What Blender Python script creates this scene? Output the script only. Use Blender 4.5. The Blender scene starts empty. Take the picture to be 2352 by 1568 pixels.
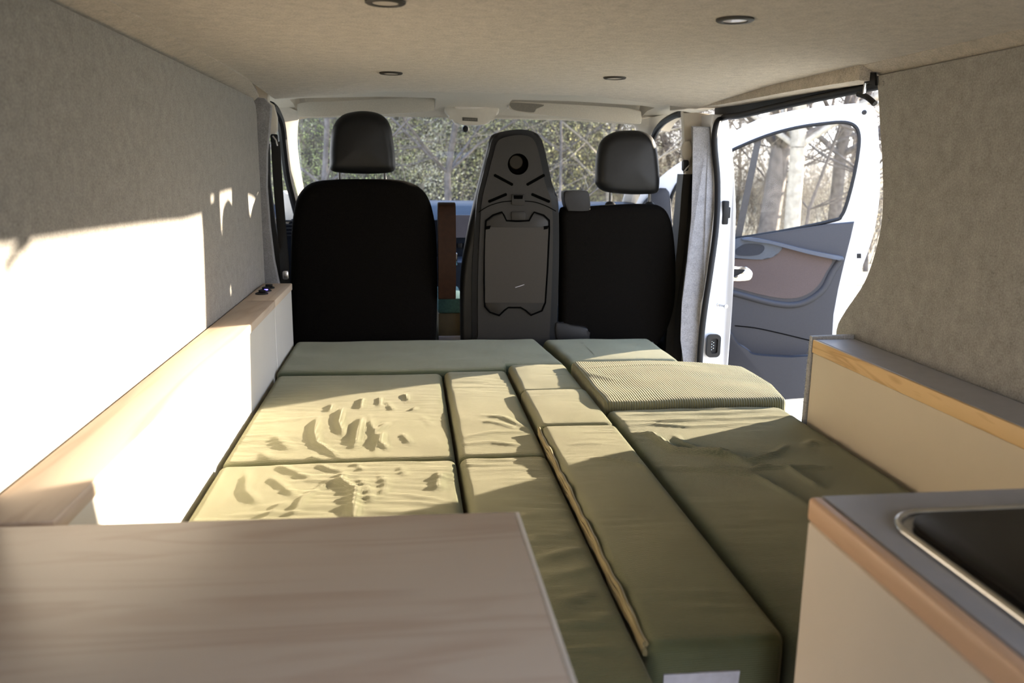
import bpy, bmesh, math, random
import numpy as np
from mathutils import Vector, Matrix, noise
random.seed(7)
SC = bpy.context.scene
COL = SC.collection
# ------------------------------------------------------------------ camera
F = 1900.0                      # focal length in pixels of the 2352 px wide frame
YAW, PITCH, ROLL = 0.124623969, 0.205450846, 0.012686012
CZ = 1.05
def cam_axes():
    cy, sy, cp, sp, cr, sr = math.cos(YAW), math.sin(YAW), math.cos(PITCH), math.sin(PITCH), math.cos(ROLL), math.sin(ROLL)
    f = Vector((sy*cp, cy*cp, -sp)); rt = Vector((cy, -sy, 0)); up = rt.cross(f)
    r2 = cr*rt + sr*up; u2 = r2.cross(f)
    return r2, u2, f
RT, UP, FW = cam_axes()
cd = bpy.data.cameras.new('camera'); cam = bpy.data.objects.new('camera', cd); COL.objects.link(cam)
m3 = Matrix((RT, UP, -FW)).transposed()
cam.matrix_world = Matrix.Translation((0, 0, CZ)) @ m3.to_4x4()
cd.sensor_width = 36; cd.lens = F/2352*36; cd.clip_start = .02; cd.clip_end = 500
cd.dof.use_dof = True; cd.dof.focus_distance = 2.2; cd.dof.aperture_fstop = 5.0
SC.camera = cam
# ------------------------------------------------------------------ world, sun, exposure
vs = SC.view_settings
vs.view_transform = 'Standard'; vs.look = 'None'; vs.gamma = 1; vs.use_curve_mapping = False
vs.exposure = 0.15
SUN_E, SKY_E = 26.0, 5.6
w = bpy.data.worlds.new('sky'); SC.world = w; w.use_nodes = True
nt = w.node_tree; nt.nodes.clear()
def N(nt, t, **k):
    n = nt.nodes.new(t)
    for a, b in k.items(): setattr(n, a, b)
    return n
o_ = N(nt, 'ShaderNodeOutputWorld'); b_ = N(nt, 'ShaderNodeBackground'); r_ = N(nt, 'ShaderNodeValToRGB')
tc_ = N(nt, 'ShaderNodeTexCoord'); sx_ = N(nt, 'ShaderNodeSeparateXYZ')
nt.links.new(tc_.outputs['Generated'], sx_.inputs[0]); nt.links.new(sx_.outputs['Z'], r_.inputs[0])
r_.color_ramp.elements[0].position = 0; r_.color_ramp.elements[0].color = (1, .96, .90, 1)
r_.color_ramp.elements[1].position = .7; r_.color_ramp.elements[1].color = (.33, .52, .9, 1)
e = r_.color_ramp.elements.new(.2); e.color = (.80, .86, 1, 1)
nt.links.new(r_.outputs[0], b_.inputs['Color']); b_.inputs['Strength'].default_value = SKY_E
nt.links.new(b_.outputs[0], o_.inputs[0])
sl = bpy.data.lights.new('sun', 'SUN'); sl.energy = SUN_E; sl.color = (1, .86, .68); sl.angle = math.radians(.7)
so = bpy.data.objects.new('sun', sl); COL.objects.link(so)
so.rotation_euler = Vector((1, .505, .184)).to_track_quat('Z', 'Y').to_euler()
so.location = (6, 3, 3)
# ------------------------------------------------------------------ measuring helpers: a sight line met with a real plane
C0 = Vector((0, 0, CZ))
def ray(x, y): return RT*((x-1176)/F) - UP*((y-784)/F) + FW
def at_x(x, y, X): r = ray(x, y); return C0 + r*(X/r.x)
def at_y(x, y, Y): r = ray(x, y); return C0 + r*(Y/r.y)
def at_z(x, y, Z): r = ray(x, y); return C0 + r*((Z-CZ)/r.z)
# ------------------------------------------------------------------ materials
MATS = {}
def mat(name, col, rough=.6, metal=0, bump=None, var=None, spec=.5, sheen=0, coat=0, sheencol=None):
    m = bpy.data.materials.new(name); m.use_nodes = True; nt = m.node_tree
    p = nt.nodes['Principled BSDF']; L = nt.links.new
    p.inputs['Base Color'].default_value = (*col, 1); p.inputs['Roughness'].default_value = rough
    p.inputs['Metallic'].default_value = metal; p.inputs['Specular IOR Level'].default_value = spec
    if sheen:
        p.inputs['Sheen Weight'].default_value = sheen; p.inputs['Sheen Roughness'].default_value = .35
        p.inputs['Sheen Tint'].default_value = (*(sheencol or col), 1)
    if coat: p.inputs['Coat Weight'].default_value = coat; p.inputs['Coat Roughness'].default_value = .05
    tc = N(nt, 'ShaderNodeTexCoord')
    if var:   # (scale, amount, detail)
        n = N(nt, 'ShaderNodeTexNoise'); n.inputs['Scale'].default_value = var[0]; n.inputs['Detail'].default_value = var[2] if len(var) > 2 else 4
        L(tc.outputs['Object'], n.inputs['Vector'])
        r = N(nt, 'ShaderNodeValToRGB'); a = var[1]
        r.color_ramp.elements[0].position = .33; r.color_ramp.elements[1].position = .67
        r.color_ramp.elements[0].color = (*[c*(1-a) for c in col], 1); r.color_ramp.elements[1].color = (*[min(1, c*(1+a)) for c in col], 1)
        L(n.outputs['Fac'], r.inputs[0]); L(r.outputs[0], p.inputs['Base Color'])
    if bump:  # (scale, strength, distance)
        n = N(nt, 'ShaderNodeTexNoise'); n.inputs['Scale'].default_value = bump[0]; n.inputs['Detail'].default_value = 3
        L(tc.outputs['Object'], n.inputs['Vector'])
        b = N(nt, 'ShaderNodeBump'); b.inputs['Strength'].default_value = bump[1]; b.inputs['Distance'].default_value = bump[2]
        L(n.outputs['Fac'], b.inputs['Height']); L(b.outputs[0], p.inputs['Normal'])
    MATS[name] = m; return m
def felt(name, col):
    m = mat(name, col, .95, bump=(520, .55, .0012), spec=.1, sheen=.25, sheencol=(1, .97, .92)); nt = m.node_tree; L = nt.links.new
    p = nt.nodes['Principled BSDF']; tc = N(nt, 'ShaderNodeTexCoord')
    a = N(nt, 'ShaderNodeTexNoise'); a.inputs['Scale'].default_value = 260; a.inputs['Detail'].default_value = 6; a.inputs['Roughness'].default_value = .75
    b = N(nt, 'ShaderNodeTexNoise'); b.inputs['Scale'].default_value = 34; b.inputs['Detail'].default_value = 5; b.inputs['Roughness'].default_value = .7
    for q in (a, b): L(tc.outputs['Object'], q.inputs['Vector'])
    mx = N(nt, 'ShaderNodeMath', operation='MULTIPLY_ADD'); L(b.outputs['Fac'], mx.inputs[0]); mx.inputs[1].default_value = .45; L(a.outputs['Fac'], mx.inputs[2])
    r = N(nt, 'ShaderNodeValToRGB'); r.color_ramp.elements[0].position = .5; r.color_ramp.elements[1].position = .95
    r.color_ramp.elements[0].color = (*[c*.62 for c in col], 1); r.color_ramp.elements[1].color = (*[c*1.4 for c in col], 1)
    L(mx.outputs[0], r.inputs[0]); L(r.outputs[0], p.inputs['Base Color']); return m
def wood(name, c1, c2, axis='X', scale=1.0, rough=.5):
    m = mat(name, c1, rough, spec=.4); nt = m.node_tree; L = nt.links.new; p = nt.nodes['Principled BSDF']
    tc = N(nt, 'ShaderNodeTexCoord'); mp = N(nt, 'ShaderNodeMapping'); L(tc.outputs['Object'], mp.inputs[0])
    s = {'X': (.8, 7, 7), 'Y': (7, .8, 7)}[axis]; mp.inputs['Scale'].default_value = [q*scale for q in s]
    n = N(nt, 'ShaderNodeTexNoise'); n.inputs['Scale'].default_value = 1.6; n.inputs['Detail'].default_value = 2.5; n.inputs['Distortion'].default_value = 1.1; L(mp.outputs[0], n.inputs['Vector'])
    mu = N(nt, 'ShaderNodeMath', operation='MULTIPLY'); mu.inputs[1].default_value = 7; L(n.outputs['Fac'], mu.inputs[0])
    fr = N(nt, 'ShaderNodeMath', operation='PINGPONG'); fr.inputs[1].default_value = 1; L(mu.outputs[0], fr.inputs[0])
    mp2 = N(nt, 'ShaderNodeMapping'); L(tc.outputs['Object'], mp2.inputs[0]); mp2.inputs['Scale'].default_value = [q*q*1.7 for q in s]
    n2 = N(nt, 'ShaderNodeTexNoise'); n2.inputs['Scale'].default_value = 3; n2.inputs['Detail'].default_value = 6; L(mp2.outputs[0], n2.inputs['Vector'])
    ad = N(nt, 'ShaderNodeMath', operation='MULTIPLY_ADD'); L(n2.outputs['Fac'], ad.inputs[0]); ad.inputs[1].default_value = .5; L(fr.outputs[0], ad.inputs[2])
    r = N(nt, 'ShaderNodeValToRGB'); r.color_ramp.elements[0].position = .15; r.color_ramp.elements[1].position = 1.1/1.3
    r.color_ramp.elements[0].color = (*c2, 1); r.color_ramp.elements[1].color = (*c1, 1)
    L(ad.outputs[0], r.inputs[0]); L(r.outputs[0], p.inputs['Base Color']); return m
def cord(name, col, axis='Y', pitch=.0032, depth=.0008):
    m = mat(name, col, .85, spec=.12, sheen=.6, sheencol=(1, .92, .68)); nt = m.node_tree; L = nt.links.new; p = nt.nodes['Principled BSDF']
    tc = N(nt, 'ShaderNodeTexCoord')
    nz = N(nt, 'ShaderNodeTexNoise'); nz.inputs['Scale'].default_value = 9; nz.inputs['Detail'].default_value = 5; L(tc.outputs['Object'], nz.inputs['Vector'])
    sx = N(nt, 'ShaderNodeSeparateXYZ'); L(tc.outputs['Object'], sx.inputs[0])
    src = sx.outputs[axis]
    if axis == 'Y':      # ribs wrap over the edges: front faces use the height
        a0 = N(nt, 'ShaderNodeMath', operation='ADD'); L(sx.outputs['Y'], a0.inputs[0]); L(sx.outputs['Z'], a0.inputs[1]); src = a0.outputs[0]
    a = N(nt, 'ShaderNodeMath', operation='MULTIPLY_ADD'); L(nz.outputs['Fac'], a.inputs[0]); a.inputs[1].default_value = .006; L(src, a.inputs[2])
    mu = N(nt, 'ShaderNodeMath', operation='MULTIPLY'); mu.inputs[1].default_value = 2*math.pi/pitch; L(a.outputs[0], mu.inputs[0])
    sn = N(nt, 'ShaderNodeMath', operation='SINE'); L(mu.outputs[0], sn.inputs[0])
    b = N(nt, 'ShaderNodeBump'); b.inputs['Strength'].default_value = .8; b.inputs['Distance'].default_value = depth; L(sn.outputs[0], b.inputs['Height']); L(b.outputs[0], p.inputs['Normal'])
    r = N(nt, 'ShaderNodeValToRGB'); r.color_ramp.elements[0].position = .3; r.color_ramp.elements[1].position = .7
    r.color_ramp.elements[0].color = (*[c*.85 for c in col], 1); r.color_ramp.elements[1].color = (*[c*1.12 for c in col], 1)
    L(nz.outputs['Fac'], r.inputs[0])
    mm = N(nt, 'ShaderNodeMix', data_type='RGBA', blend_type='MULTIPLY'); mm.inputs[0].default_value = 1
    mr = N(nt, 'ShaderNodeMapRange'); L(sn.outputs[0], mr.inputs[0]); mr.inputs[1].default_value = -1; mr.inputs[2].default_value = 1; mr.inputs[3].default_value = .8; mr.inputs[4].default_value = 1.08
    L(r.outputs[0], mm.inputs[6]); L(mr.outputs[0], mm.inputs[7]); L(mm.outputs[2], p.inputs['Base Color'])
    return m
def glass(name, tint=(.985, .99, .99), refl=.08):
    m = bpy.data.materials.new(name); m.use_nodes = True; nt = m.node_tree; nt.nodes.clear(); L = nt.links.new
    o = N(nt, 'ShaderNodeOutputMaterial'); t = N(nt, 'ShaderNodeBsdfTransparent'); g = N(nt, 'ShaderNodeBsdfGlossy'); mx = N(nt, 'ShaderNodeMixShader')
    t.inputs[0].default_value = (*tint, 1); g.inputs['Roughness'].default_value = .02
    fr = N(nt, 'ShaderNodeFresnel'); fr.inputs[0].default_value = 1.45
    ns = N(nt, 'ShaderNodeTexNoise'); ns.inputs['Scale'].default_value = 3
    mu = N(nt, 'ShaderNodeMath', operation='MULTIPLY'); L(fr.outputs[0], mu.inputs[0]); mu.inputs[1].default_value = .25
    L(mu.outputs[0], mx.inputs[0]); L(t.outputs[0], mx.inputs[1]); L(g.outputs[0], mx.inputs[2]); L(mx.outputs[0], o.inputs[0]); return m
GREY = felt('felt_grey', (.30, .285, .262))
GREYC = felt('felt_ceiling', (.44, .39, .325))
GREYD = felt('felt_pillar', (.27, .265, .275))
WHITE_LAM = mat('white_laminate', (.74, .70, .63), .45, bump=(300, .08, .0004), var=(6, .02))
ASH = wood('ash_edge', (.76, .58, .40), (.60, .41, .25), 'Y', 1.2)
ASHTOP = wood('ash_top', (.72, .58, .44), (.60, .45, .32), 'Y', .9)
ASHTABLE = wood('ash_table', (.72, .615, .52), (.62, .49, .395), 'X', 1.5, .38)
PINE = wood('pine_edge', (.78, .53, .26), (.55, .32, .13), 'Y', 2.2)
LAMGREY = mat('grey_worktop', (.37, .365, .38), .32, bump=(200, .1, .0003), var=(30, .05))
OLIVE = cord('olive_corduroy', (.128, .136, .068))
OLIVER = cord('olive_wide_corduroy', (.185, .18, .105), 'X', .0066, .0016)
OLIVEG = cord('sage_corduroy', (.105, .130, .080))
SEATF = mat('black_seat_fabric', (.0045, .0038, .0032), .95, bump=(700, .5, .0008), var=(300, .35), spec=.06)
LEATH = mat('black_leatherette', (.008, .008, .0085), .45, bump=(420, .25, .0005), var=(60, .1), spec=.3)
PLAST = mat('dark_plastic', (.012, .011, .0105), .5, spec=.3, bump=(800, .2, .0003), var=(90, .08))
PLASTL = mat('tray_plastic', (.019, .0165, .014), .5, spec=.3, bump=(800, .2, .0003), var=(90, .06))
BLACK = mat('black_rubber', (.006, .006, .007), .55, spec=.3, bump=(150, .2, .0008), var=(40, .1))
GROOVE = mat('groove_black', (.002, .002, .002), .9, spec=0, var=(40, .1))
BROWN = mat('brown_leatherette', (.022, .009, .004), .6, spec=.15, bump=(420, .25, .0005), var=(60, .15))
CREAM = mat('cream_headliner', (.56, .51, .43), .85, bump=(600, .3, .0005), var=(250, .06), spec=.2)
CREAMP = mat('cream_plastic', (.58, .53, .45), .6, bump=(500, .1, .0003), var=(50, .03))
VISP = mat('visor_patch', (.20, .18, .15), .8, var=(200, .08))
WPAINT = mat('white_paint', (.72, .72, .735), .3, coat=.3, var=(5, .02))
DSTEEL = mat('dark_steel', (.09, .09, .09), .3, 1, var=(80, .08))
STEEL = mat('steel', (.62, .62, .63), .25, 1, var=(80, .08))
CHROME = mat('chrome', (.8, .8, .8), .12, 1, var=(20, .04))
HOBGL = mat('black_glass', (.006, .0045, .003), .35, var=(20, .1), spec=.22)
DASH = mat('dash_plastic', (.010, .014, .024), .5, spec=.3, bump=(500, .3, .0006), var=(120, .1))
TRIMD = mat('door_trim_plastic', (.034, .034, .040), .55, spec=.3, bump=(500, .3, .0006), var=(200, .06))
TRIMB = mat('door_trim_insert', (.085, .064, .060), .8, spec=.2, bump=(600, .3, .0006), var=(300, .08))
BELT = mat('belt_webbing', (.018, .016, .013), .6, bump=(300, .3, .0005), var=(200, .15))
LENS = mat('frosted_lens', (.62, .56, .48), .3, var=(40, .03), coat=.3)
TEAL = mat('teal_fabric', (.05, .12, .11), .9, bump=(500, .4, .001), var=(150, .15))
WTAPE = mat('white_tape', (.62, .60, .66), .8, bump=(400, .3, .0005), var=(60, .08))
FLOORM = mat('vinyl_floor', (.16, .15, .14), .6, var=(8, .1), bump=(60, .1, .001))
LED = bpy.data.materials.new('blue_led'); LED.use_nodes = True
_p = LED.node_tree.nodes['Principled BSDF']; _p.inputs['Emission Color'].default_value = (.15, .12, 1, 1); _p.inputs['Emission Strength'].default_value = 4
_n = N(LED.node_tree, 'ShaderNodeTexNoise'); LED.node_tree.links.new(_n.outputs['Color'], _p.inputs['Base Color'])
GLASS = glass('window_glass')
# ------------------------------------------------------------------ mesh helpers
def bm_(): return bmesh.new()
def lean(b): return .075*max(0, min(1, (b-420)/230))
def box(bm, x0, x1, y0, y1, z0, z1, bev=0, seg=2):
    vs_ = [bm.verts.new(p) for p in ((x0,y0,z0),(x1,y0,z0),(x1,y1,z0),(x0,y1,z0),(x0,y0,z1),(x1,y0,z1),(x1,y1,z1),(x0,y1,z1))]
    fs = [bm.faces.new([vs_[i] for i in q]) for q in ((3,2,1,0),(4,5,6,7),(0,1,5,4),(1,2,6,5),(2,3,7,6),(3,0,4,7))]
    if bev:
        es = set(e for f in fs for e in f.edges)
        bmesh.ops.bevel(bm, geom=list(es), offset=bev, segments=seg, profile=.5, affect='EDGES')
    return bm
def crv(pts, k=6, closed=True):
    P = [Vector(p) for p in pts]; n = len(P); out = []
    rng = range(n) if closed else range(n-1)
    for i in rng:
        a = P[(i-1) % n] if closed or i > 0 else P[i]; b = P[i]; c = P[(i+1) % n]; d = P[(i+2) % n] if closed or i < n-2 else P[i+1]
        for j in range(k):
            t = j/k
            out.append(.5*((2*b) + (c-a)*t + (2*a-5*b+4*c-d)*t*t + (3*b-a-3*c+d)*t**3))
    if not closed: out.append(P[-1].copy())
    return out
def slab(bm, loop, off, bev=0, seg=3, bevback=True):
    """closed loop of 3-D points, thickened by the vector off, rim rounded by bev"""
    off = Vector(off); a = [bm.verts.new(p) for p in loop]; b = [bm.verts.new(Vector(p)+off) for p in loop]; n = len(a)
    f1 = bm.faces.new(a); f2 = bm.faces.new(b[::-1])
    for i in range(n): bm.faces.new((a[i], b[i], b[(i+1) % n], a[(i+1) % n]))
    if bev:
        es = list(f1.edges) + (list(f2.edges) if bevback else [])
        bmesh.ops.bevel(bm, geom=es, offset=bev, segments=seg, profile=.5, affect='EDGES', clamp_overlap=True)
    bmesh.ops.recalc_face_normals(bm, faces=bm.faces); return bm
def slab_holes(bm, outer, holes, off):
    off = Vector(off); loops = []
    es = []
    for lp in [outer]+holes:
        v = [bm.verts.new(p) for p in lp]; loops.append(v)
        es += [bm.edges.new((v[i], v[(i+1) % len(v)])) for i in range(len(v))]
    r = bmesh.ops.triangle_fill(bm, use_beauty=True, edges=es)
    fs = [g for g in r['geom'] if isinstance(g, bmesh.types.BMFace)]
    mp = {}
    for v in sum(loops, []): mp[v] = bm.verts.new(v.co+off)
    for f in fs: bm.faces.new([mp[v] for v in reversed(f.verts)])
    for v in loops:
        for i in range(len(v)):
            j = (i+1) % len(v); bm.faces.new((v[i], mp[v[i]], mp[v[j]], v[j]))
    bmesh.ops.recalc_face_normals(bm, faces=bm.faces); return bm
def tube(bm, pts, r, n=10, closed=False, caps=True):
    P = [Vector(p) for p in pts]; R = r if isinstance(r, (list, tuple)) else [r]*len(P); rings = []; m = len(P); up = None
    for i, p in enumerate(P):
        d = (P[(i+1) % m]-P[i-1]) if closed else (P[min(i+1, m-1)]-P[max(i-1, 0)])
        d.normalize()
        if up is None: up = d.orthogonal().normalized()
        up = (up-d*up.dot(d)); up = up.normalized() if up.length > 1e-6 else d.orthogonal().normalized()
        s = d.cross(up)
        rings.append([bm.verts.new(p+(up*math.cos(a)+s*math.sin(a))*R[i]) for a in [2*math.pi*k/n for k in range(n)]])
    for i in range(m if closed else m-1):
        A, B = rings[i], rings[(i+1) % m]
        sh = 0
        if closed and i == m-1:
            sh = min(range(n), key=lambda q: (A[0].co-B[q].co).length)
        for k in range(n): bm.faces.new((A[k], A[(k+1) % n], B[(k+1+sh) % n], B[(k+sh) % n]))
    if caps and not closed: bm.faces.new(rings[0][::-1]); bm.faces.new(rings[-1])
    return bm
def strap(bm, pts, wdir, w, t):
    """flat webbing along pts, w wide along wdir, t thick"""
    P = [Vector(p) for p in pts]; wd = Vector(wdir).normalized(); rings = []
    for i, p in enumerate(P):
        d = (P[min(i+1, len(P)-1)]-P[max(i-1, 0)]).normalized(); nn = d.cross(wd).normalized()
        rings.append([bm.verts.new(p+wd*a*w/2+nn*b*t/2) for a, b in ((-1,-1),(1,-1),(1,1),(-1,1))])
    for A, B in zip(rings, rings[1:]):
        for k in range(4): bm.faces.new((A[k], A[(k+1) % 4], B[(k+1) % 4], B[k]))
    bm.faces.new(rings[0][::-1]); bm.faces.new(rings[-1]); return bm
def lathe(bm, c, axis, prof, n=32, cap0=True):
    """prof: list of (radius, along axis)"""
    ax = Vector(axis).normalized(); u = ax.orthogonal().normalized(); v = ax.cross(u); c = Vector(c); rings = []
    for r, h in prof:
        rings.append([bm.verts.new(c+ax*h+(u*math.cos(2*math.pi*k/n)+v*math.sin(2*math.pi*k/n))*max(r, 1e-5)) for k in range(n)])
    for A, B in zip(rings, rings[1:]):
        for k in range(n): bm.faces.new((A[k], A[(k+1) % n], B[(k+1) % n], B[k]))
    if cap0 and prof[0][0] > 1e-4: bm.faces.new(rings[0][::-1])
    if prof[-1][0] > 1e-4: bm.faces.new(rings[-1])
    return bm
def tag(o, label=None, cat=None, group=None, kind=None):
    if label: o['label'] = label
    if cat: o['category'] = cat
    if group: o['group'] = group
    if kind: o['kind'] = kind
    return o
def obj(name, bm, m, parent=None, smooth=True, angle=40):
    bmesh.ops.recalc_face_normals(bm, faces=bm.faces)
    me = bpy.data.meshes.new(name); 
    xs = [v.co for v in bm.verts]
    lo = Vector([min(c[i] for c in xs) for i in range(3)]); hi = Vector([max(c[i] for c in xs) for i in range(3)])
    c = Vector(((lo.x+hi.x)/2, (lo.y+hi.y)/2, lo.z))
    bmesh.ops.translate(bm, verts=bm.verts, vec=-c)
    if smooth:
        for f in bm.faces: f.smooth = True
        ca = math.radians(angle)
        for e in bm.edges:
            if len(e.link_faces) == 2 and e.calc_face_angle(0) > ca: e.smooth = False
    bm.to_mesh(me); bm.free()
    me.materials.append(m)
    o = bpy.data.objects.new(name, me); COL.objects.link(o)
    o['wp'] = list(c)
    o.location = c
    if parent is not None:
        o.parent = parent; o.location = c-Vector(parent['wp'])
    return o
def thing(name, label, cat, loc, group=None, kind=None):
    o = bpy.data.objects.new(name, None); COL.objects.link(o); o.location = loc; o['wp'] = list(loc); o.empty_display_size = .05
    return tag(o, label, cat, group, kind)
def X(fn, pts): return [fn(*p) for p in pts]

# ================================================================== SETTING
WL, WR = -.502, 1.082
bm = box(bm_(), -.62, 1.2, -.45, 3.0, -.06, 0); tag(obj('floor', bm, FLOORM), 'grey van floor under the bed and the cabinets', 'floor', kind='structure')
# left wall: felt covered panel with rounded front top corner
prof = [(-.4, -.0), (2.955, 0), (2.955, 1.22), (2.94, 1.25), (2.90, 1.268), (-.4, 1.288)]
bm = slab(bm_(), [Vector((WL, y, z)) for y, z in prof], (-.06, 0, 0), .004, 2)
tag(obj('wall_left', bm, GREY), 'grey felt lined side wall with the large patch of sunlight', 'wall', kind='structure')
edge = [(1.895, 1.272), (1.879, 1.246), (1.85, 1.147), (1.821, 1.049), (1.806, .951), (1.82, .869), (1.854, .793), (1.921, .718), (1.956, .673), (1.961, .643)]
ed = crv([(WR, a, b) for a, b in edge], 5, False)
lp = ed + [Vector((WR, 1.961, 0)), Vector((WR, -.4, 0)), Vector((WR, -.4, 1.285))]
bm = slab(bm_(), lp, (.016, 0, 0), .004, 2)
tag(obj('wall_right', bm, GREY), 'brown-grey felt lined side wall behind the kitchen with a curved front edge', 'wall', kind='structure')
bm = box(bm_(), 1.105, 1.16, -.4, 1.80, -.3, 1.36)
tag(obj('trim_1', bm, WPAINT), 'white outer body side behind the right felt wall', 'body side', kind='structure')
bm = box(bm_(), -.66, .12, -.47, -.42, -.1, 1.36, .01)  # unseen panel added behind the camera to dim the rear of the interior
tag(obj('wall_back_light_block', bm, GREYD), 'unseen felt lined panel added behind the camera as a left rear door to hold back light', 'wall', kind='structure')
# ceiling: gently crowned felt sheet
def ceil_z(x, y):
    s = (x-.29)/.8
    z = 1.302-.006*abs(s)**3
    if y > 2.4: z += (y-2.4)*.016 - max(0, abs(s)-.45)*(y-2.4)*.10
    return z
bm = bm_(); nx, ny = 40, 60; g = []
for i in range(nx+1):
    x = -.455+(1.055+.455)*i/nx; row = []
    yend = 3.05
    for j in range(ny+1):
        y = -.4+(yend+.4)*j/ny; row.append(bm.verts.new((x, y, ceil_z(x, y))))
    g.append(row)
top = [[bm.verts.new(v.co+Vector((0, 0, .02))) for v in r] for r in g]
for i in range(nx):
    for j in range(ny):
        bm.faces.new((g[i][j], g[i][j+1], g[i+1][j+1], g[i+1][j])); bm.faces.new((top[i][j], top[i+1][j], top[i+1][j+1], top[i][j+1]))
for i in range(nx):
    for j in (0, ny): bm.faces.new((g[i][j], g[i+1][j], top[i+1][j], top[i][j]))
for j in range(ny):
    for i in (0, nx): bm.faces.new((g[i][j], g[i][j+1], top[i][j+1], top[i][j]))
tag(obj('ceiling', bm, GREYC), 'beige felt lined van ceiling holding four round downlights', 'ceiling', kind='structure')
# chamfer strips between ceiling and walls
def strip(pts_in, pts_out, th=.012):
    bm = bm_(); r = []
    for a, b in zip(pts_in, pts_out):
        a = Vector(a); b = Vector(b); r.append([bm.verts.new(p) for p in (a, b, b+Vector((0, 0, th)), a+Vector((0, 0, th)))])
    for A, B in zip(r, r[1:]):
        for k in range(4): bm.faces.new((A[k], A[(k+1) % 4], B[(k+1) % 4], B[k]))
    bm.faces.new(r[0]); bm.faces.new(r[-1][::-1]); return bm
ys = [-.4, .6, 1.4, 2.1, 2.6, 2.85, 3.0]
tag(obj('trim_2', strip([(-.452-max(0, y-2.6)*.12, y, ceil_z(-.452, y)-.002) for y in ys], [(-.520, y, 1.283-.004*max(0, y)-max(0, y-2.6)*.03) for y in ys]), GREYC),
    'felt covered corner strip between the ceiling and the left wall', 'trim', kind='structure')
ys = [-.4, .6, 1.4, 1.92]
tag(obj('trim_3', strip([(1.052, y, ceil_z(1.052, y)-.001) for y in ys], [(1.10, y, 1.27) for y in ys]), GREYC),
    'felt covered corner strip between the ceiling and the right wall', 'trim', kind='structure')
# outer roof keeps the sky out
bm = box(bm_(), -.62, 1.16, -.45, 3.05, 1.345, 1.375, .01)
tag(obj('trim_4', bm, WPAINT), 'white outer roof skin above the felt ceiling', 'roof', kind='structure')
# felt wrapped rail cover over the sliding door opening
lp = [Vector(p) for p in ((1.045, 1.90, 1.262), (1.045, 2.2, 1.268), (1.05, 2.8, 1.272), (1.05, 3.36, 1.288), (1.05, 3.36, 1.318), (1.05, 2.8, 1.305), (1.045, 2.2, 1.312), (1.045, 1.90, 1.315))]
bm = slab(bm_(), lp, (.075, 0, 0), .004, 2)
tag(obj('trim_5', bm, GREYC), 'felt wrapped rail cover above the open sliding door', 'trim', kind='structure')
# right black rubber seal along the opening, from the roof round and down the pillar
sp = crv([at_x(2034, 193, 1.12), at_x(1990, 202, 1.12), at_x(1940, 212, 1.12), at_x(1850, 231, 1.12), at_x(1760, 251, 1.115), at_x(1700, 265, 1.112), at_y(1662, 270, 2.95), at_y(1646, 285, 2.93-lean(285)), at_y(1641, 330, 2.93-lean(330)),
          at_y(1648, 420, 2.93-lean(420)), at_y(1645, 520, 2.93-lean(520)), at_y(1632, 620, 2.93-lean(620)), at_y(1617, 720, 2.93-lean(720)), at_y(1609, 800, 2.93-lean(800)), at_y(1604, 900, 2.93-lean(900))], 5, False)
tag(obj('trim_6', tube(bm_(), sp, .011, 10), BLACK), 'black rubber door seal curving along the sliding door opening', 'seal', kind='structure')
hs = [Vector((1.122, p.y, p.z+.002)) for p in sp if p.y < 2.93 and p.z > 1.237]
hs = sorted(hs, key=lambda p: p.y); hs = [Vector((1.122, 1.7, hs[0].z-.004))]+hs
bm = bm_(); slab(bm, hs+[Vector((1.122, 3.04, 1.25)), Vector((1.122, 3.04, 1.346)), Vector((1.122, 1.7, 1.346))], (.035, 0, 0))
tag(obj('trim_13', bm, BLACK), 'black painted header above the sliding door opening', 'header', kind='structure')
bm = box(bm_(), -.66, -.57, -.4, 3.04, -.1, 1.36); box(bm, -.67, -.60, 3.04, 3.95, 1.29, 1.38); box(bm, -.66, -.475, 3.02, 3.07, 1.262, 1.37)
tag(obj('trim_14', bm, CREAMP), 'outer van side behind the left felt wall', 'body side', kind='structure')
# pillars
PB = thing('trim_7', 'door pillar between the sliding door and front door openings, half grey felt', 'pillar', (1.07, 2.98, 0), kind='structure')
lp = X(lambda a, b: at_y(a, b, 2.955-lean(b)), [(1588, 289), (1592, 400), (1588, 500), (1578, 600), (1566, 700), (1563, 780), (1572, 850), (1570, 1000), (1600, 1000), (1604, 850), (1606, 760), (1615, 680), (1630, 580), (1641, 470), (1640, 380), (1631, 291)])
bm = slab(bm_(), lp, (.05, .15, 0), .006, 3)
obj('felt_cover', bm, GREYD, PB)
lp = X(lambda a, b: at_y(a, b, 2.95-lean(b)), [(1636, 262), (1672, 262), (1680, 330), (1687, 400), (1690, 480), (1687, 600), (1682, 700), (1672, 835), (1660, 1000), (1590, 1000), (1600, 835), (1612, 700), (1628, 600), (1640, 480), (1640, 380), (1634, 300)])
bm = slab(bm_(), lp, (0, .17, 0), .008, 3)
jb = obj('painted_jamb', bm, WPAINT, PB); jb['label'] = 'white painted door jamb'
def rb(cx, cz, w, h, Y, t, bev, n=(0, -1, 0)):
    bm = bm_(); box(bm, cx-w/2, cx+w/2, Y-t, Y, cz-h/2, cz+h/2, bev); return bm
c = at_y(1665, 488, 2.925); bm = rb(c.x, c.z, .022, .085, 2.940, .028, .004); box(bm, c.x+.004, c.x+.018, 2.915, 2.93, c.z-.02, c.z+.02, .003)
obj('door_catch', bm, BLACK, PB)
c = at_y(1655, 700, 2.95-lean(700)); bm = bm_(); lathe(bm, c+Vector((-.008, 0, 0)), (.35, -1, 0), [(.008, -.003), (.008, .003), (.004, .006), (.004, .034), (.0075, .037), (.0075, .043), (.003, .045)], 16)
obj('striker_bolt', bm, STEEL, PB)
c = at_y(1637, 793, 2.95-lean(793))
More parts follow.
